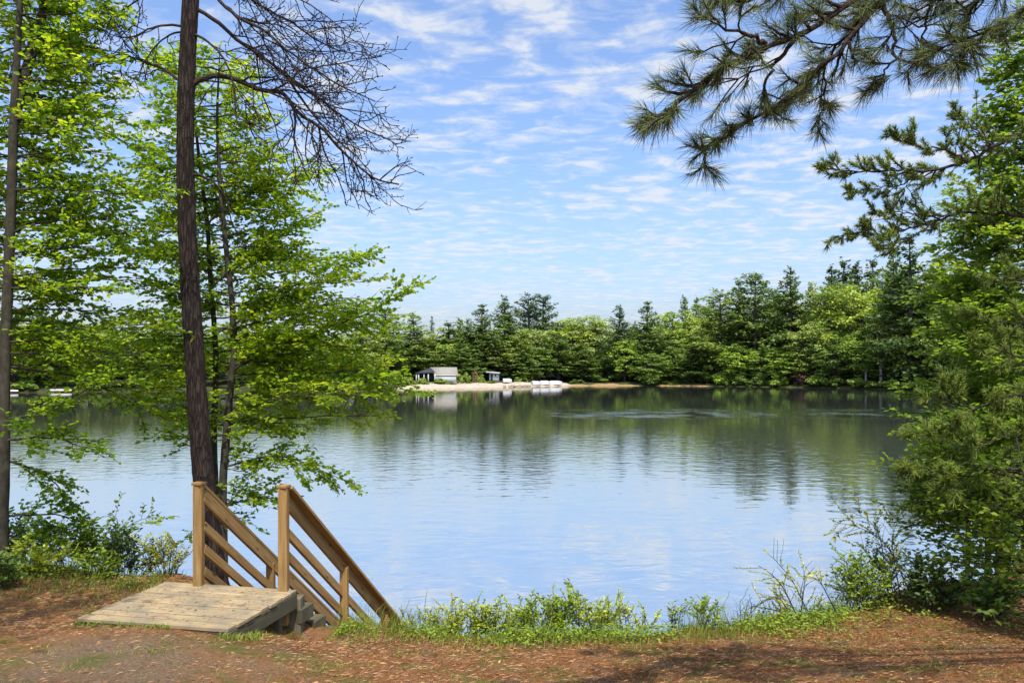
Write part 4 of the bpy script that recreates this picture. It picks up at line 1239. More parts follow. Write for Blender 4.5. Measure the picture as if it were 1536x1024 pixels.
G3 = 'trees along the far shore'
A = [  # kind, px, top row, half width, metres behind the waterline, colour, label
    # --- left, seen through the near leaves
    ('broad', 20, 478, 55, 9, 'yel', 'yellow green far tree behind the left edge trunk'),
    ('broad', 110, 474, 60, 10, 'yel', 'round yellow far tree behind the moored white boats'),
    ('pine', 62, 462, 34, 24, 'pine', 'far pine between the two yellow trees at far left'),
    ('broad', 205, 482, 58, 8, 'lime', 'lime far tree left of the bare pine trunk'),
    ('pine', 165, 476, 30, 26, 'pineb', 'far pine rising above the lime tree left of the bare trunk'),
    ('broad', 300, 492, 52, 12, 'mid', 'far tree straight behind the bare pine trunk'),
    ('pine', 262, 478, 34, 26, 'pine', 'far pine just left of the bare pine trunk'),
    ('broad', 385, 500, 50, 9, 'bright', 'bright green far tree behind the twin stemmed leafy tree'),
    ('pine', 345, 486, 34, 22, 'pineb', 'far pine between the bare trunk and the twin stems'),
    ('broad', 470, 495, 48, 12, 'mid', 'far leafy tree half screened by the layered near leaves'),
    ('pine', 430, 484, 32, 28, 'pine', 'far pine screened by the middle of the layered near leaves'),
    ('broad', 540, 490, 46, 14, 'olive', 'olive far tree just inside the tips of the near leaves'),
    # --- behind the beach
    ('pine', 578, 470, 44, 22, 'pine', 'dark pine left of the porch house behind the leaf tips'),
    ('pine', 620, 474, 42, 34, 'pineb', 'layered pine directly above the dark porch'),
    ('broad', 655, 490, 42, 36, 'olive', 'olive round tree behind the grey house roof'),
    ('pine', 648, 478, 12, 46, 'dark', 'small dark pine tip poking above the olive tree'),
    ('spruce', 673, 485, 22, 34, 'pine', 'slim dark spruce right above the grey roof'),
    ('spruce', 690, 479, 14, 44, 'pineb', 'thin greyish spruce tip on the skyline above the beach'),
    ('pine', 702, 482, 34, 27, 'deep', 'deep green pine left of the tall one over the beach'),
    ('pine', 723, 461, 46, 27, 'pine', 'tall broad pine behind the white hut'),
    ('pine', 757, 448, 40, 32, 'pine', 'lone fan topped pine on the skyline left of the twin pines'),
    ('pine', 793, 446, 36, 33, 'dark', 'left one of the twin dark pines on the skyline', 3),
    ('pine', 815, 448, 38, 34, 'dark', 'right one of the twin dark pines on the skyline', 4),
    ('broad', 762, 490, 44, 26, 'lime', 'lime green round tree below the lone fan topped pine'),
    ('broad', 798, 489, 40, 24, 'pale', 'pale green domed tree below the twin dark pines'),
    ('broad', 755, 520, 34, 21, 'olive', 'low spreading olive tree beside the white hut'),
    ('pine', 692, 512, 30, 18, 'pine', 'dark low pine right of the grey roof'),
    ('pine', 785, 520, 32, 14, 'deep', 'deep green spreading tree behind the bank of boats'),
    ('broad', 858, 470, 46, 28, 'yel', 'bright yellow green dome right of the twin pines'),
    ('broad', 893, 470, 42, 24, 'pale', 'pale feathery topped tree beside the yellow dome'),
    ('pine', 838, 505, 36, 13, 'pine', 'dark pine standing over the three white boats'),
    ('pine', 872, 515, 34, 9, 'deep', 'deep green pine overhanging the shore right of the boats'),
    ('pine', 929, 463, 36, 11, 'dark', 'dark rounded pine rising from the middle of the far shore', 1),
    ('pine', 971, 457, 42, 12, 'pine', 'pointed dark pine next to the dark rounded pine', 0),
    ('broad', 948, 486, 26, 16, 'lime', 'small lime tree wedged between two dark pines'),
    ('broad', 937, 505, 28, 8, 'bright', 'slim bright tree with visible pale trunks on the shore'),
    ('broad', 1008, 461, 46, 26, 'lime', 'broad lime tree right of the pointed dark pine'),
    ('spruce', 1027, 446, 13, 55, 'pineb', 'thin grey spruce tip above the broad lime tree'),
    ('spruce', 1045, 448, 13, 55, 'pineb', 'second thin spruce tip right of the first grey one'),
    ('broad', 1046, 466, 36, 28, 'yel', 'yellow leafy dome left of the grey layered pine'),
    ('broad', 978, 528, 34, 4, 'deep', 'low deep green tree leaning over the waterline at centre'),
    ('broad', 1008, 508, 30, 13, 'mid', 'mid green tree above the sunlit lawn gap'),
    ('pine', 1040, 520, 34, 7, 'pine', 'dark low pine right of the sunlit lawn gap'),
    ('pine', 1080, 440, 50, 9, 'pineb', 'grey green layered pine with a bare lower trunk', 3),
    ('pine', 1108, 428, 40, 18, 'pine', 'left shoulder pine of the tall pair on the right slope'),
    ('pine', 1133, 418, 50, 11, 'pine', 'tall feather topped pine on the right slope', 4),
    ('broad', 1158, 446, 36, 24, 'lime', 'lime tree between the two tall right slope pines'),
    ('pine', 1185, 407, 50, 13, 'pine', 'tallest symmetrical pine on the right slope', 2),
    ('broad', 1104, 512, 32, 5, 'bright', 'bright shore tree under the grey green layered pine'),
    ('broad', 1152, 515, 32, 5, 'mid', 'mid green shore tree under the feather topped pine'),
    ('broad', 1212, 478, 36, 9, 'olive', 'olive tree with long level branches below the tallest pine'),
    ('broad', 1180, 522, 36, 6, 'bright', 'bushy bright tree at the waterline under the tallest pine'),
    ('broad', 1220, 424, 36, 32, 'olive', 'olive crown right of the tallest symmetrical pine'),
    ('broad', 1253, 417, 44, 26, 'lime', 'big lime crown in front of the dark skyline spruces'),
    ('spruce', 1247, 403, 20, 60, 'dark', 'shortest of the dark skyline spruces on the right hill'),
    ('spruce', 1266, 393, 22, 60, 'dark', 'middle dark skyline spruce on the right hill'),
    ('spruce', 1283, 397, 20, 58, 'dark', 'right hand dark skyline spruce on the right hill'),
    ('spruce', 1309, 392, 22, 52, 'pine', 'broad spruce top just left of the big dark pine'),
    ('broad', 1290, 424, 52, 22, 'yel', 'largest yellow green crown on the right hill'),
    ('pine', 1340, 380, 44, 14, 'pine', 'dark pine shoulder on the left of the big dark pine', 1),
    ('pine', 1364, 366, 62, 9, 'dark', 'big dark layered pine, the highest tree of the far shore', 0),
    ('broad', 1225, 480, 42, 10, 'mid', 'mid green tree with a leaning trunk over the right shore'),
    ('broad', 1258, 500, 40, 7, 'deep', 'deep green tree at the waterline below the yellow crown'),
    ('broad', 1300, 488, 42, 9, 'bright', 'bright tree left of the pale birch trunks'),
    ('birch', 1322, 478, 32, 5, 'olive', 'pale trunked birch at the waterline near the right mass'),
    ('birch', 1298, 512, 22, 5, 'mid', 'smaller leaning birch left of the pale trunked one'),
    ('broad', 1366, 478, 40, 10, 'olive', 'olive shore tree half behind the right hand boughs'),
    ('broad', 1418, 384, 40, 16, 'mid', 'far crown right of the big dark pine'),
    ('broad', 1410, 470, 46, 8, 'deep', 'deep green far tree seen through the right hand boughs'),
    ('pine', 1460, 400, 44, 14, 'pine', 'far pine hidden mostly by the right edge tree'),
]
for e in A:
    far_tree(*e[:7], grp=G3, var=e[7] if len(e) > 7 else None)
# second row filling the wood behind, hardly told apart
FILL = 'dark back row tree mostly hidden behind the front trees of the far wood'
FG = 'back row trees of the far wood'
skx = [0, 300, 560, 600, 640, 690, 720, 760, 850, 900, 940, 1000, 1060, 1100, 1180, 1250, 1300, 1370, 1440, 1600]
sky = [482, 495, 490, 486, 494, 494, 480, 470, 480, 480, 476, 474, 470, 450, 438, 424, 420, 400, 400, 400]
for i, px in enumerate(np.arange(-160, 1640, 27)):
    k = rt.randint(3)
    top = np.interp(px, skx, sky) + 2 + rt.uniform(0, 14) - (14 if px > 1040 else 0)
    far_tree(('pine', 'broad', 'pine')[k], px + rt.uniform(-8, 8), top, rt.uniform(28, 42), rt.uniform(30, 50), ('pine', 'mid', 'pineb')[k], FILL, grp=FG)
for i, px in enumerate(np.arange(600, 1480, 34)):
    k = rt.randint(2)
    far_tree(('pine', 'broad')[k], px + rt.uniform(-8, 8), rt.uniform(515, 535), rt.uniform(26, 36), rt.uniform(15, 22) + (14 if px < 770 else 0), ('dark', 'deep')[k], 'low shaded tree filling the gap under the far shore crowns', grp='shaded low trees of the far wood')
# bushes along the waterline
B = [(634, 566.5, 12, 8.6, 'bright', 'low bright bush in front of the dark porch'), (660, 567.5, 13, 8.6, 'lime', 'low lime bush in front of the white house wall'), (614, 565, 10, 9, 'mid', 'bush at the left corner of the dark porch'),
     (588, 560, 16, 8, 'mid', 'grey green bush left of the dark porch'), (606, 565, 13, 7, 'olive', 'small olive bush at the left end of the beach'),
     (686, 556, 11, 10.5, 'bright', 'bright green bush in front of the low white wall'), (699, 559, 9, 11, 'lime', 'lime bush right of the bright beach bush'),
     (711, 555, 9, 11.5, 'tan', 'dry tan bush in the middle of the beach top'), (722, 561, 8, 11.5, 'mid', 'dark bush touching the left side of the white hut'),
     (718, 566, 8, 10, 'lime', 'low lime bush below the dry tan one'),
     (738, 571, 9, 8, 'deep', 'low hedge like bush below the white hut front'), (786, 562, 10, 10, 'bright', 'bright bush left of the three white boats'), (776, 565, 8, 10, 'mid', 'bush right of the small white boat'),
     (796, 563, 8, 11, 'lime', 'lime bush just behind the leftmost of the three boats'),
     (866, 568, 14, 5, 'deep', 'dark bush on the tan shore right of the boats'), (900, 566, 16, 7, 'deep', 'dark bush under the pine on the tan shore'),
     (975, 558, 20, 2.5, 'deep', 'dark bush dipping into the water at the middle of the far shore'), (1060, 556, 18, 6, 'deep', 'deep bush behind the end of the tan shore'),
     (1082, 556, 20, 3, 'bright', 'bright bush where the wooded shore begins'), (1110, 562, 18, 2, 'mid', 'first low bush along the right wooded shore'),
     (1138, 558, 20, 2.5, 'deep', 'dark low bush below the feather topped pine'), (1168, 560, 18, 2, 'lime', 'lime sunlit bush on the right wooded shore'), (1200, 557, 14, 3.5, 'rust', 'reddish brown bush on the right wooded shore'),
     (1225, 562, 20, 2, 'mid', 'spreading bush right of the reddish one'), (1255, 565, 18, 2, 'deep', 'dark waterline bush below the yellow crown'), (1285, 566, 20, 2, 'mid', 'low bush left of the birch trunks'),
     (1312, 572, 14, 1.6, 'olive', 'small bush at the foot of the birch trunks'), (1340, 568, 20, 2, 'mid', 'bush right of the birch trunks'), (1375, 570, 22, 2, 'deep', 'far bush behind the right hand pine boughs'),
     (40, 570, 22, 3, 'bright', 'far bush above the left moored boat'), (150, 568, 24, 3, 'mid', 'far bush right of the left moored boats'), (250, 568, 24, 3, 'bright', 'far bush left of the bare trunk at the waterline'),
     (400, 566, 24, 3, 'mid', 'far bush behind the twin stems at the waterline'), (500, 566, 24, 3, 'bright', 'far bush behind the near leaves left of the beach')]
for px, top, hw, d, col, lab in B:
    far_tree('bush', px, top, hw, d, col, lab, grp='bushes along the far shore')


# ------------------------------------------------------------------ house, hut, boats


def box(mb, x0, x1, y0, y1, z0, z1, rnd=.5):
    V = [(x, y, z) for z in (z0, z1) for y in (y0, y1) for x in (x0, x1)]
    mb.add(V, [[0, 2, 3, 1], [4, 5, 7, 6], [0, 1, 5, 4], [2, 6, 7, 3], [0, 4, 6, 2], [1, 3, 7, 5]], rnd)


def prism(mb, prof, y0, y1):
    """profile in x,z extruded along y"""
    n = len(prof)
    V = [(p[0], y0, p[1]) for p in prof] + [(p[0], y1, p[1]) for p in prof]
    mb.add(V, [[i, (i + 1) % n, n + (i + 1) % n, n + i] for i in range(n)])
    mb.f.append(np.array([list(range(n))[::-1]]) + mb.n - 2 * n); mb.r.append(np.array([.5]))
    mb.f.append(np.array([list(range(n, 2 * n))]) + mb.n - 2 * n); mb.r.append(np.array([.5]))


M['white_paint'] = plain_mat('white_paint', (.5, .5, .49), .6, .12, 1.5)
M['shingle'] = plain_mat('roof_shingle', (.30, .28, .24), .9, .3, 4.0)
M['dark_wall'] = plain_mat('dark_wall', (.05, .05, .055), .8, .4, 2.0)
M['glass'] = plain_mat('window_glass', (.02, .025, .03), .1, .2, 1.0, .6)
M['hull'] = plain_mat('boat_hull', (.55, .57, .61), .35, .1, 1.2)
M['hull_low'] = plain_mat('hull_trim', (.55, .45, .33), .6, .3, 1.5)
o = fpos(650, 13.5); k = o[1] / F    # metres per photo pixel there
h = thing('lake_house', o, 'low house with grey shingle roof, white wall and dark open porch above the beach', 'house')
zt = lambda row: CZ - (row - HY) * k      # height of a photo row at the house
X = lambda px: (px - 768) * k
yo = o[1]
g0 = o[2] - .3
w = MB(); box(w, X(653), X(684), yo, yo + 6, g0, zt(562)); w.build('wall', M['white_paint'], h)
r = MB(); prism(r, [(0, 0), (0, 0)], 0, 0) if False else None
V = [(X(651), yo - .12, zt(563)), (X(687), yo - .12, zt(563)), (X(684), yo + 3, zt(550.5)), (X(643), yo + 3, zt(550.5)), (X(651), yo + 6.6, zt(563.3)), (X(687), yo + 6.6, zt(563.3))]
V2 = [(a, b, c - .16) for a, b, c in V]
r = MB(); r.add(V + V2, [[0, 1, 2, 3], [3, 2, 5, 4], [7, 6, 9, 8], [8, 9, 10, 11], [6, 7, 1, 0], [4, 5, 11, 10], [1, 7, 8, 2], [2, 8, 11, 5], [6, 0, 3, 9], [9, 3, 4, 10]]); r.build('roof', M['shingle'], h)
p = MB(); box(p, X(625), X(652.6), yo + 1.6, yo + 6, g0, zt(559)); p.build('porch_wall', M['dark_wall'], h)
p = MB()
V = [(X(622), yo - .4, zt(559.5)), (X(653), yo - .4, zt(558)), (X(645), yo + 2.5, zt(551.5)), (X(633), yo + 2.5, zt(555)), (X(622), yo + 6, zt(559)), (X(653), yo + 6, zt(559))]
V2 = [(a, b, c - .14) for a, b, c in V]
p.add(V + V2, [[0, 1, 2, 3], [3, 2, 5, 4], [7, 6, 9, 8], [8, 9, 10, 11], [6, 7, 1, 0], [4, 5, 11, 10], [1, 7, 8, 2], [2, 8, 11, 5], [6, 0, 3, 9], [9, 3, 4, 10]])
p.build('porch_roof', M['dark_wall'], h)
for px, wd in ((624.6, .28), (628, .3), (636, .22), (642.5, .3), (652.4, .3)):
    p = MB(); box(p, X(px) - wd / 2, X(px) + wd / 2, yo - .2, yo - .2 + wd, g0, zt(559.2) - .15); p.build('porch_post', M['white_paint'], h)
p = MB(); box(p, X(624), X(653), yo - .3, yo + 1.6, g0, o[2] + .12); p.build('porch_floor', M['dark_wall'], h)

o = fpos(741, 10.5); k = o[1] / F; yo = o[1]; g0 = o[2] - .3
h = thing('beach_hut', o, 'small white hut with a flat overhanging roof at the top of the beach', 'hut')
w = MB(); box(w, X(734), X(748.5), yo, yo + 2.6, g0, zt(559)); w.build('wall', M['white_paint'], h)
r = MB()
V = [(X(729), yo - .7, zt(557.5)), (X(750), yo - .7, zt(559)), (X(750), yo + 3, zt(558.3)), (X(729), yo + 3, zt(556.8))]
V2 = [(a, b, c - .2) for a, b, c in V]
r.add(V + V2, [[0, 1, 2, 3], [7, 6, 5, 4], [4, 5, 1, 0], [5, 6, 2, 1], [6, 7, 3, 2], [7, 4, 0, 3]]); r.build('roof', M['hull'], h)
d_ = MB(); box(d_, X(736), X(739.2), yo - .05, yo + .03, g0 + .3, zt(561)); d_.build('door', M['dark_wall'], h)
wn = MB(); box(wn, X(742.3), X(744.4), yo - .05, yo + .03, zt(564), zt(560.8)); wn.build('window', M['glass'], h)


def skiff(o, L, Wd, Hh, rz, label, grp=None, name='rowing_boat', keelup=True):
    """overturned rowing boat: rounded hull with pointed bow and square stern"""
    t = thing(name, o, label, 'boat', grp)
    t.rotation_euler = (0, 0, rz)
    mb = MB(); n, m = 14, 9
    V = []
    for i in range(n):
        s = i / (n - 1); w_ = Wd / 2 * (1 - max(0, (s - .45) / .55) ** 2.2) * (.86 + .14 * min(1, s * 3)) + .01
        hh = Hh * (1 - .25 * max(0, (s - .7) / .3))
        for j in range(m):
            a = PI * j / (m - 1)
            V.append((s * L - L / 2, -math.copysign(abs(math.cos(a)) ** .6, math.cos(a)) * w_, .18 + hh * math.sin(a) ** .75))
    V = np.array(V) + o
    Fq = [[i * m + j, i * m + j + 1, (i + 1) * m + j + 1, (i + 1) * m + j] for i in range(n - 1) for j in range(m - 1)]
    mb.add(V, Fq)
    mb.f.append(np.array([[j for j in range(m)]])); mb.r.append(np.array([.5]))
    mb.build('hull', M['hull'], t, smooth=True)
    g = MB()
    ring = [V[i * m] for i in range(n)]; ring2 = [V[i * m + m - 1] for i in range(n)]
    g.tube(np.array(ring) - [0, 0, .04], .07, 5); g.tube(np.array(ring2) - [0, 0, .04], .07, 5)
    g.build('gunwale', M['hull_low'], t)
    kl = MB(); top = [V[i * m + m // 2] for i in range(n)]
    kl.tube(np.array(top) + [0, 0, .01], .035, 4); kl.build('keel', M['hull_low'], t)
    return t


for px, dd, L, rz, lab in ((804.5, 1.6, 3.1, .5, 'leftmost of the three white overturned boats on the far shore'), (818, 1.8, 3.0, .25, 'middle one of the three white overturned boats'),
                           (834, 1.5, 3.6, .12, 'longest white overturned boat, right end of the row of three')):
    skiff(fpos(px, dd), L, 1.5, 1.05, rz, lab, 'white boats overturned on the far shore')
skiff(fpos(761, 8), 2.6, 1.3, .95, .2, 'single white overturned boat on the sand right of the hut')
skiff(fpos(92, 1.0), 4.2, 1.5, .28, .05, 'long white boat on the far left shore seen through leaves')
skiff(fpos(20, 1.2), 2.2, 1.2, .25, -.1, 'short white boat by the left edge trunk, far shore')
rr = np.random.RandomState(17)
for px, s_ in ((757, .5), (764, .35), (770, .6), (776, .4), (781, .55), (787, .45), (793, .5), (690, .5), (683, .6), (697, .45)):
    c = fpos(px, .6 if px > 750 else 8.2); mb = MB(); rock(mb, c + [0, 0, .1], (s_ * rr.uniform(.8, 1.5), s_, s_ * .7), rr, .8, 9, 6)
    tag(mb.build('shore_rock', M['stone'], smooth=True, origin=c), 'pale rock lying at the waterline between the hut and the boats' if px > 750 else 'pale rock lying below the bushes at the top of the beach', 'rock', 'rocks at the waterline' if px > 750 else 'rocks at the beach top')

# ------------------------------------------------------------------ grass, litter
rng = np.random.RandomState(70)


def blades(name, n, fn, h0, h1, label=None, wd=.006, kind='stuff'):
    x, y = fn(n); keep = np.isfinite(x); x, y = x[keep], y[keep]; n = len(x)
    z = ground_z(x, y)
    b = np.stack([x, y, z - .01], -1); h = rng.uniform(h0, h1, n)[:, None]
    az = rng.uniform(0, 2 * PI, n); lean = np.stack([np.cos(az), np.sin(az), np.zeros(n)], -1) * rng.uniform(.1, .8, n)[:, None]
    sd = np.stack([-np.sin(az + 1), np.cos(az + 1), np.zeros(n)], -1) * wd * rng.uniform(.6, 1.3, n)[:, None]
    mid = b + (lean * .35 + np.array([0, 0, .62])) * h; tip = b + (lean + np.array([0, 0, .85])) * h
    V = np.stack([b - sd, b + sd, mid + sd * .7, mid - sd * .7, tip], 1)
    o = np.arange(n)[:, None] * 5; r = np.clip(rng.normal(.5, .22, n), 0, 1)
    mb = MB(); mb.v.append(V.reshape(-1, 3)); mb.n = 5 * n
    mb.f += [o + np.array([[0, 1, 2, 3]]), o + np.array([[3, 2, 4]])]; mb.r += [r, r]
    ob = mb.build(name, M['grass']); tag(ob, kind=kind)
    return ob


def edge_grass(n):
    x = rng.uniform(-1.75, 3.2, n)
    e = np.interp(x, EX, EY)
    y = e + rng.normal(-.05, .22, n)
    k = .5 + .5 * np.sin(3.1 * x + 1) * np.cos(5.3 * x)
    return np.where(rng.rand(n) < .45 + .55 * k, x, np.nan), y


def left_grass(n):
    x = rng.uniform(-7.5, -3.9, n); e = np.interp(x, EX, EY); y = e + rng.normal(-.3, .45, n)
    return x, y


def patch_grass(n):
    cx = rng.uniform(-6, 5, 110); cy = rng.uniform(5.3, 8.4, 110); i = rng.randint(0, 110, n)
    x = cx[i] + rng.normal(size=n) * .16; y = cy[i] + rng.normal(size=n) * .1
    u = (x + 3.83) * .978 + (y - 7.02) * -.208; v = (x + 3.83) * .208 + (y - 7.02) * .978
    bad = (u > -.03) & (u < 1.5) & (v > -.03) & (v < 1.3)
    return np.where(bad, np.nan, x), y


def deck_grass(n):
    u = rng.uniform(0, 1.6, n); v = np.where(rng.rand(n) < .6, rng.uniform(-.09, -.015, n), rng.uniform(-.1, .5, n)); uu = np.where(v > -.012, 1.5 + rng.rand(n) * .2, u)
    k = np.sin(uu * 9 + 1) + np.sin(v * 13 + uu * 4)
    x = -3.83 + uu * .978 + v * .208; y = 7.02 - uu * .208 + v * .978
    return np.where(k > -.1, x, np.nan), y


blades('grass', 7500, edge_grass, .03, .11, wd=.004)
blades('grass', 3000, left_grass, .04, .11, wd=.005)
blades('grass', 6500, patch_grass, .015, .045, wd=.004)
blades('grass', 700, deck_grass, .03, .08)


# needles and scraps lying on the soil
def litter(n):
    x = rng.uniform(-6.5, 6, n); y = rng.uniform(4.9, 9.3, n) ; e = np.interp(x, EX, EY)
    u = (x + 3.83) * .978 + (y - 7.02) * -.208; v = (x + 3.83) * .208 + (y - 7.02) * .978
    ok = (y < e + .2) & (((x + 3.1) * .42) ** 2 + ((y - 5.9) * .8) ** 2 + rng.normal(size=n) * .3 > .3) & ~((u > -.02) & (u < 1.49) & (v > -.02) & (v < 1.26))
    return x[ok], y[ok]


x, y = litter(60000); n = len(x)
z = ground_z(x, y) + rng.uniform(.002, .012, n)
az = rng.uniform(0, PI, n); L = rng.uniform(.02, .075, n); w_ = np.where(rng.rand(n) < .012, rng.uniform(.005, .011, n), rng.uniform(.0007, .0017, n)); L = np.where(w_ > .007, .03 + w_, L)
dx = np.stack([np.cos(az), np.sin(az), rng.normal(size=n) * .12], -1) * L[:, None] / 2; sx = np.stack([-np.sin(az), np.cos(az), rng.normal(size=n) * .25], -1) * w_[:, None]
c = np.stack([x, y, z], -1)
V = np.stack([c - dx - sx * .4, c - sx, c + dx, c + sx + [0, 0, .004], c - dx + sx * .4], 1)
mb = MB(); mb.add(V.reshape(-1, 3), np.arange(n * 5).reshape(-1, 5), np.clip(rng.normal(.5, .28, n), 0, 1))
tag(mb.build('pine_needle_litter', M['litter']), kind='stuff')

# low leafy ground cover along the bank edge
LV = Leaves(); n = 7000
x = rng.uniform(-1.65, 3.4, n); e = np.interp(x, EX, EY); y = e + rng.normal(-.07, .17, n); keep = (np.sin(2.3 * x + .5) + np.sin(6.1 * x) * .6 + rng.normal(size=n) * .5) > -.35
x2 = rng.uniform(2.4, 5.2, 1500); y2 = np.interp(x2, EX, EY) + rng.normal(-.35, .28, 1500)
x3 = rng.uniform(-7.4, -3.9, 1800); y3 = np.interp(x3, EX, EY) + rng.normal(-.25, .3, 1800)
x = np.concatenate([x[keep], x2, x3]); y = np.concatenate([y[keep], y2, y3]); n = len(x)
z = ground_z(x, y) + rng.uniform(.01, .11, n)
az = rng.uniform(0, 2 * PI, n)
LV.add(np.stack([x, y, z], -1), np.stack([np.cos(az), np.sin(az), rng.uniform(-.2, .5, n)], -1), np.array([0, 0, 1.]) + rng.normal(size=(n, 3)) * .4, rng.uniform(.015, .04, n), np.clip(rng.normal(.35, .25, n), 0, 1))
ob = LV.mesh(.65).build('ground_cover', M['leaf_yellow'], None, origin=np.zeros(3)); tag(ob, kind='stuff')


# fallen twigs among the needles, dry stems standing along the edge, scraps on the landing
mb = MB()
for k in range(60):
    x, y = rng.uniform(-6, 5.5), rng.uniform(5.2, 8.6); e = np.interp(x, EX, EY)
    u = (x + 3.83) * .978 + (y - 7.02) * -.208; v = (x + 3.83) * .208 + (y - 7.02) * .978
    if y > e - .05 or (-.3 < u < 1.75 and -.3 < v < 1.5): continue
    L = rng.uniform(.08, .38); a = rng.uniform(0, PI); n = 6
    t = np.linspace(-.5, .5, n)
    px_ = x + np.cos(a) * t * L + rng.normal(size=n) * .008; py_ = y + np.sin(a) * t * L + rng.normal(size=n) * .008
    mb.tube(np.stack([px_, py_, ground_z(px_, py_) + .012 + rng.uniform(0, .012)], -1), np.linspace(.004, .0015, n), 5)
tag(mb.build('fallen_twig_litter', M['bark_far']), kind='stuff')


def tall(n):
    x = rng.uniform(-2.3, 4.2, n); y = np.interp(x, EX, EY) + rng.normal(.03, .14, n)
    return np.where(np.sin(4.1 * x) + np.sin(7.3 * x + 1) + rng.normal(size=n) * .6 > 0, x, np.nan), y


blades('tall_grass', 2200, tall, .12, .4, wd=.0022)
n = 420
u = rng.uniform(.02, 1.45, n); v = rng.uniform(.02, 1.15, n) ** .9
c = np.stack([FL[0] + .978 * u + .208 * v, FL[1] - .208 * u + .978 * v, np.full(n, DZ + .004)], -1)
az = rng.uniform(0, PI, n); L = rng.uniform(.02, .07, n); w_ = np.where(rng.rand(n) < .12, .007, .0011)
L = np.where(w_ > .005, .03, L)
dx = np.stack([np.cos(az), np.sin(az), np.zeros(n)], -1) * L[:, None] / 2; sx = np.stack([-np.sin(az), np.cos(az), np.zeros(n)], -1) * w_[:, None]
V = np.stack([c - dx, c - sx, c + dx, c + sx + [0, 0, .003]], 1)
mb = MB(); mb.add(V.reshape(-1, 3), np.arange(n * 4).reshape(-1, 4), np.clip(rng.normal(.4, .3, n), 0, 1))
tag(mb.build('pine_needle_litter', M['litter']), kind='stuff')
# ------------------------------------------------------------------ trees over the photographer that dapple the clearing
def shade_tree(seed, x, y, H, base, Rm, label, per=150, n=34):
    rng = np.random.RandomState(seed)
    b = np.array([x, y, float(ground_z(x, y))])
    t = thing('leafy_tree', b, label, 'leafy tree')
    mb = MB()
    mb.tube([b - [0, 0, .3], b + [.1, 0, H * .3], b + [0, .1, H * .6], b + [0, 0, H * .9]], [.2, .17, .11, .03], 10)
    Q = Quads()
    for k in range(n):
        v = unit(rng.normal(size=3)) * rng.uniform(.3, 1) ; p = b + np.array([v[0] * Rm, v[1] * Rm, H * (base + (1 - base) * .5) + v[2] * H * (1 - base) * .5])
        m_ = per; u = rng.normal(size=(m_, 3)) * .42
        Q.add(p + u * [1, 1, .5], np.array([0, 0, 1.]) + rng.normal(size=(m_, 3)) * .4, rng.uniform(.035, .07, m_), rng.normal(.5, .2, m_))
        mb.tube([b + [0, 0, max(H * .25, v[2] + H * .5)], p], [.05, .015], 4)
    mb.build('trunk', M['bark_beech'], t, smooth=True)
    Q.mesh(rng, .6).build('crown', M['leaf'], t)


shade_tree(101, -4.3, 2.9, 11.5, .55, 2.4, 'leafy tree standing left behind the camera, shading the left bank', per=80)

# ------------------------------------------------------------------ light, sky, camera
SUN = np.array([.10, -.45, .89]); SUN = SUN / np.linalg.norm(SUN)
elev = math.asin(SUN[2]); azim = math.atan2(SUN[0], SUN[1])   # azimuth clockwise from +Y
ld = bpy.data.lights.new('sun', 'SUN'); ld.energy = 2.7; ld.angle = math.radians(.5); ld.color = (1, .95, .87)
lo = bpy.data.objects.new('sun', ld); COL.objects.link(lo)
lo.rotation_euler = Vector(SUN).to_track_quat('Z', 'Y').to_euler(); lo.location = (0, -5, 40)

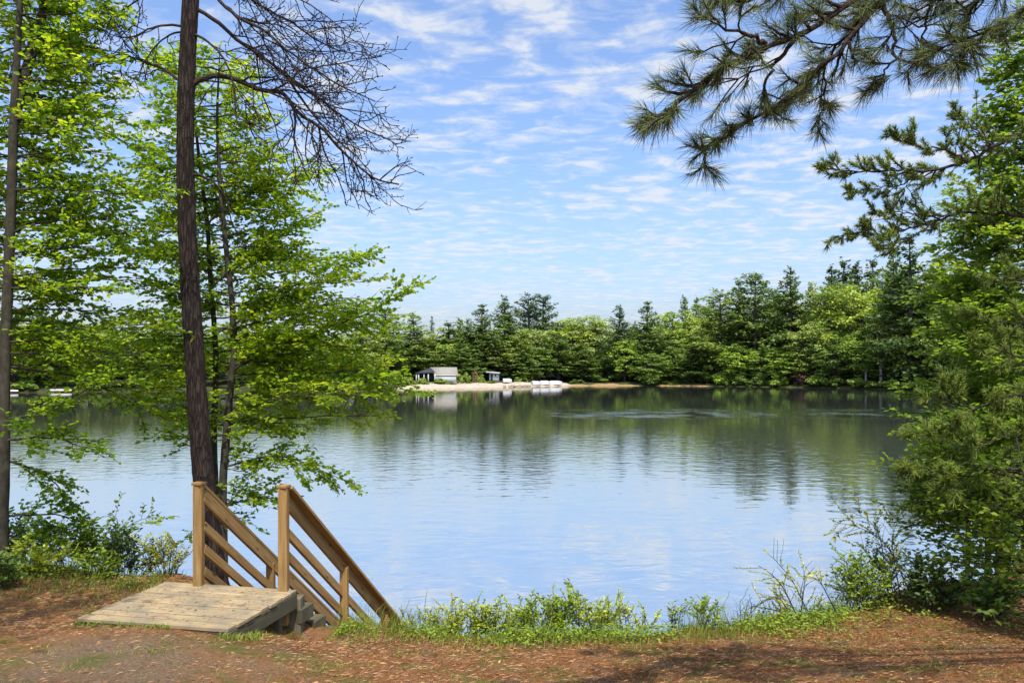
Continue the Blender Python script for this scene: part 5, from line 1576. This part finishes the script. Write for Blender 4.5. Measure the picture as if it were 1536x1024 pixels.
wd = bpy.data.worlds.new('World'); S.world = wd; wd.use_nodes = True
nt = wd.node_tree; nt.nodes.clear()
out = nt.nodes.new('ShaderNodeOutputWorld')
sk = nd(nt, 'ShaderNodeTexSky', sky_type='NISHITA')
sk.sun_disc = False; sk.sun_elevation = elev; sk.sun_rotation = azim; sk.air_density = 1.0; sk.dust_density = 3.0; sk.ozone_density = 5.5
tc = nd(nt, 'ShaderNodeTexCoord')
sp = nd(nt, 'ShaderNodeSeparateXYZ', {0: tc.outputs['Generated']})
zc = math_(nt, 'MAXIMUM', sp.outputs[2], .012)
den = math_(nt, 'ADD', zc, .035)
cx = math_(nt, 'DIVIDE', sp.outputs[0], den); cy = math_(nt, 'DIVIDE', sp.outputs[1], den)
cv = nd(nt, 'ShaderNodeCombineXYZ', {0: cx, 1: cy, 2: 0.0})
mpb = nd(nt, 'ShaderNodeMapping', {'Vector': cv.outputs[0], 'Location': (3.1, 1.7, 0), 'Rotation': (0, 0, .25), 'Scale': (.85, 1.1, 1)})
nb1 = nd(nt, 'ShaderNodeTexNoise', {'Vector': mpb.outputs[0], 'Scale': 7.5, 'Detail': 9.0, 'Roughness': .58, 'Distortion': .25}, noise_dimensions='2D')
nb2 = nd(nt, 'ShaderNodeTexNoise', {'Vector': mpb.outputs[0], 'Scale': 1.7, 'Detail': 3.0}, noise_dimensions='2D')
cl = math_(nt, 'ADD', nb1.outputs['Fac'], math_(nt, 'MULTIPLY', math_(nt, 'ADD', nb2.outputs['Fac'], -.5), .45))
cov = ramp(nt, cl, [(.42, (.04, .04, .04)), (.55, (.3, .3, .3)), (.7, (.85, .85, .85))])
skc = mix(nt, 1.0, sk.outputs[0], (1.25, 1.31, 1.42), 'MULTIPLY')
veil = nd(nt, 'ShaderNodeMapRange', {'Value': sp.outputs[2], 'From Min': .02, 'From Max': .26, 'To Min': .24, 'To Max': 0.0}).outputs[0]
cov = mix(nt, veil, cov, (1, 1, 1))
cloud = mix(nt, cov, skc, (4.3, 4.5, 4.8))
bg = nd(nt, 'ShaderNodeBackground', {'Color': cloud, 'Strength': .09})
nt.links.new(bg.outputs[0], out.inputs[0])

cd = bpy.data.cameras.new('camera'); cd.lens = 28; cd.sensor_width = 36; cd.shift_y = 43 / 1536; cd.clip_start = .05; cd.clip_end = 12000
co = bpy.data.objects.new('camera', cd); COL.objects.link(co)
co.location = (0, 0, CZ); co.rotation_euler = (math.radians(90), 0, 0)
S.camera = co
S.view_settings.view_transform = 'Standard'; S.view_settings.look = 'None'; S.view_settings.gamma = 1
S.view_settings.exposure = 1.1
S.render.engine = 'CYCLES'
cy_ = S.cycles
cy_.use_denoising = True
cy_.max_bounces = 8; cy_.diffuse_bounces = 5; cy_.glossy_bounces = 2; cy_.transmission_bounces = 3; cy_.transparent_max_bounces = 4
cy_.caustics_reflective = False; cy_.caustics_refractive = False
cy_.sample_clamp_indirect = 6
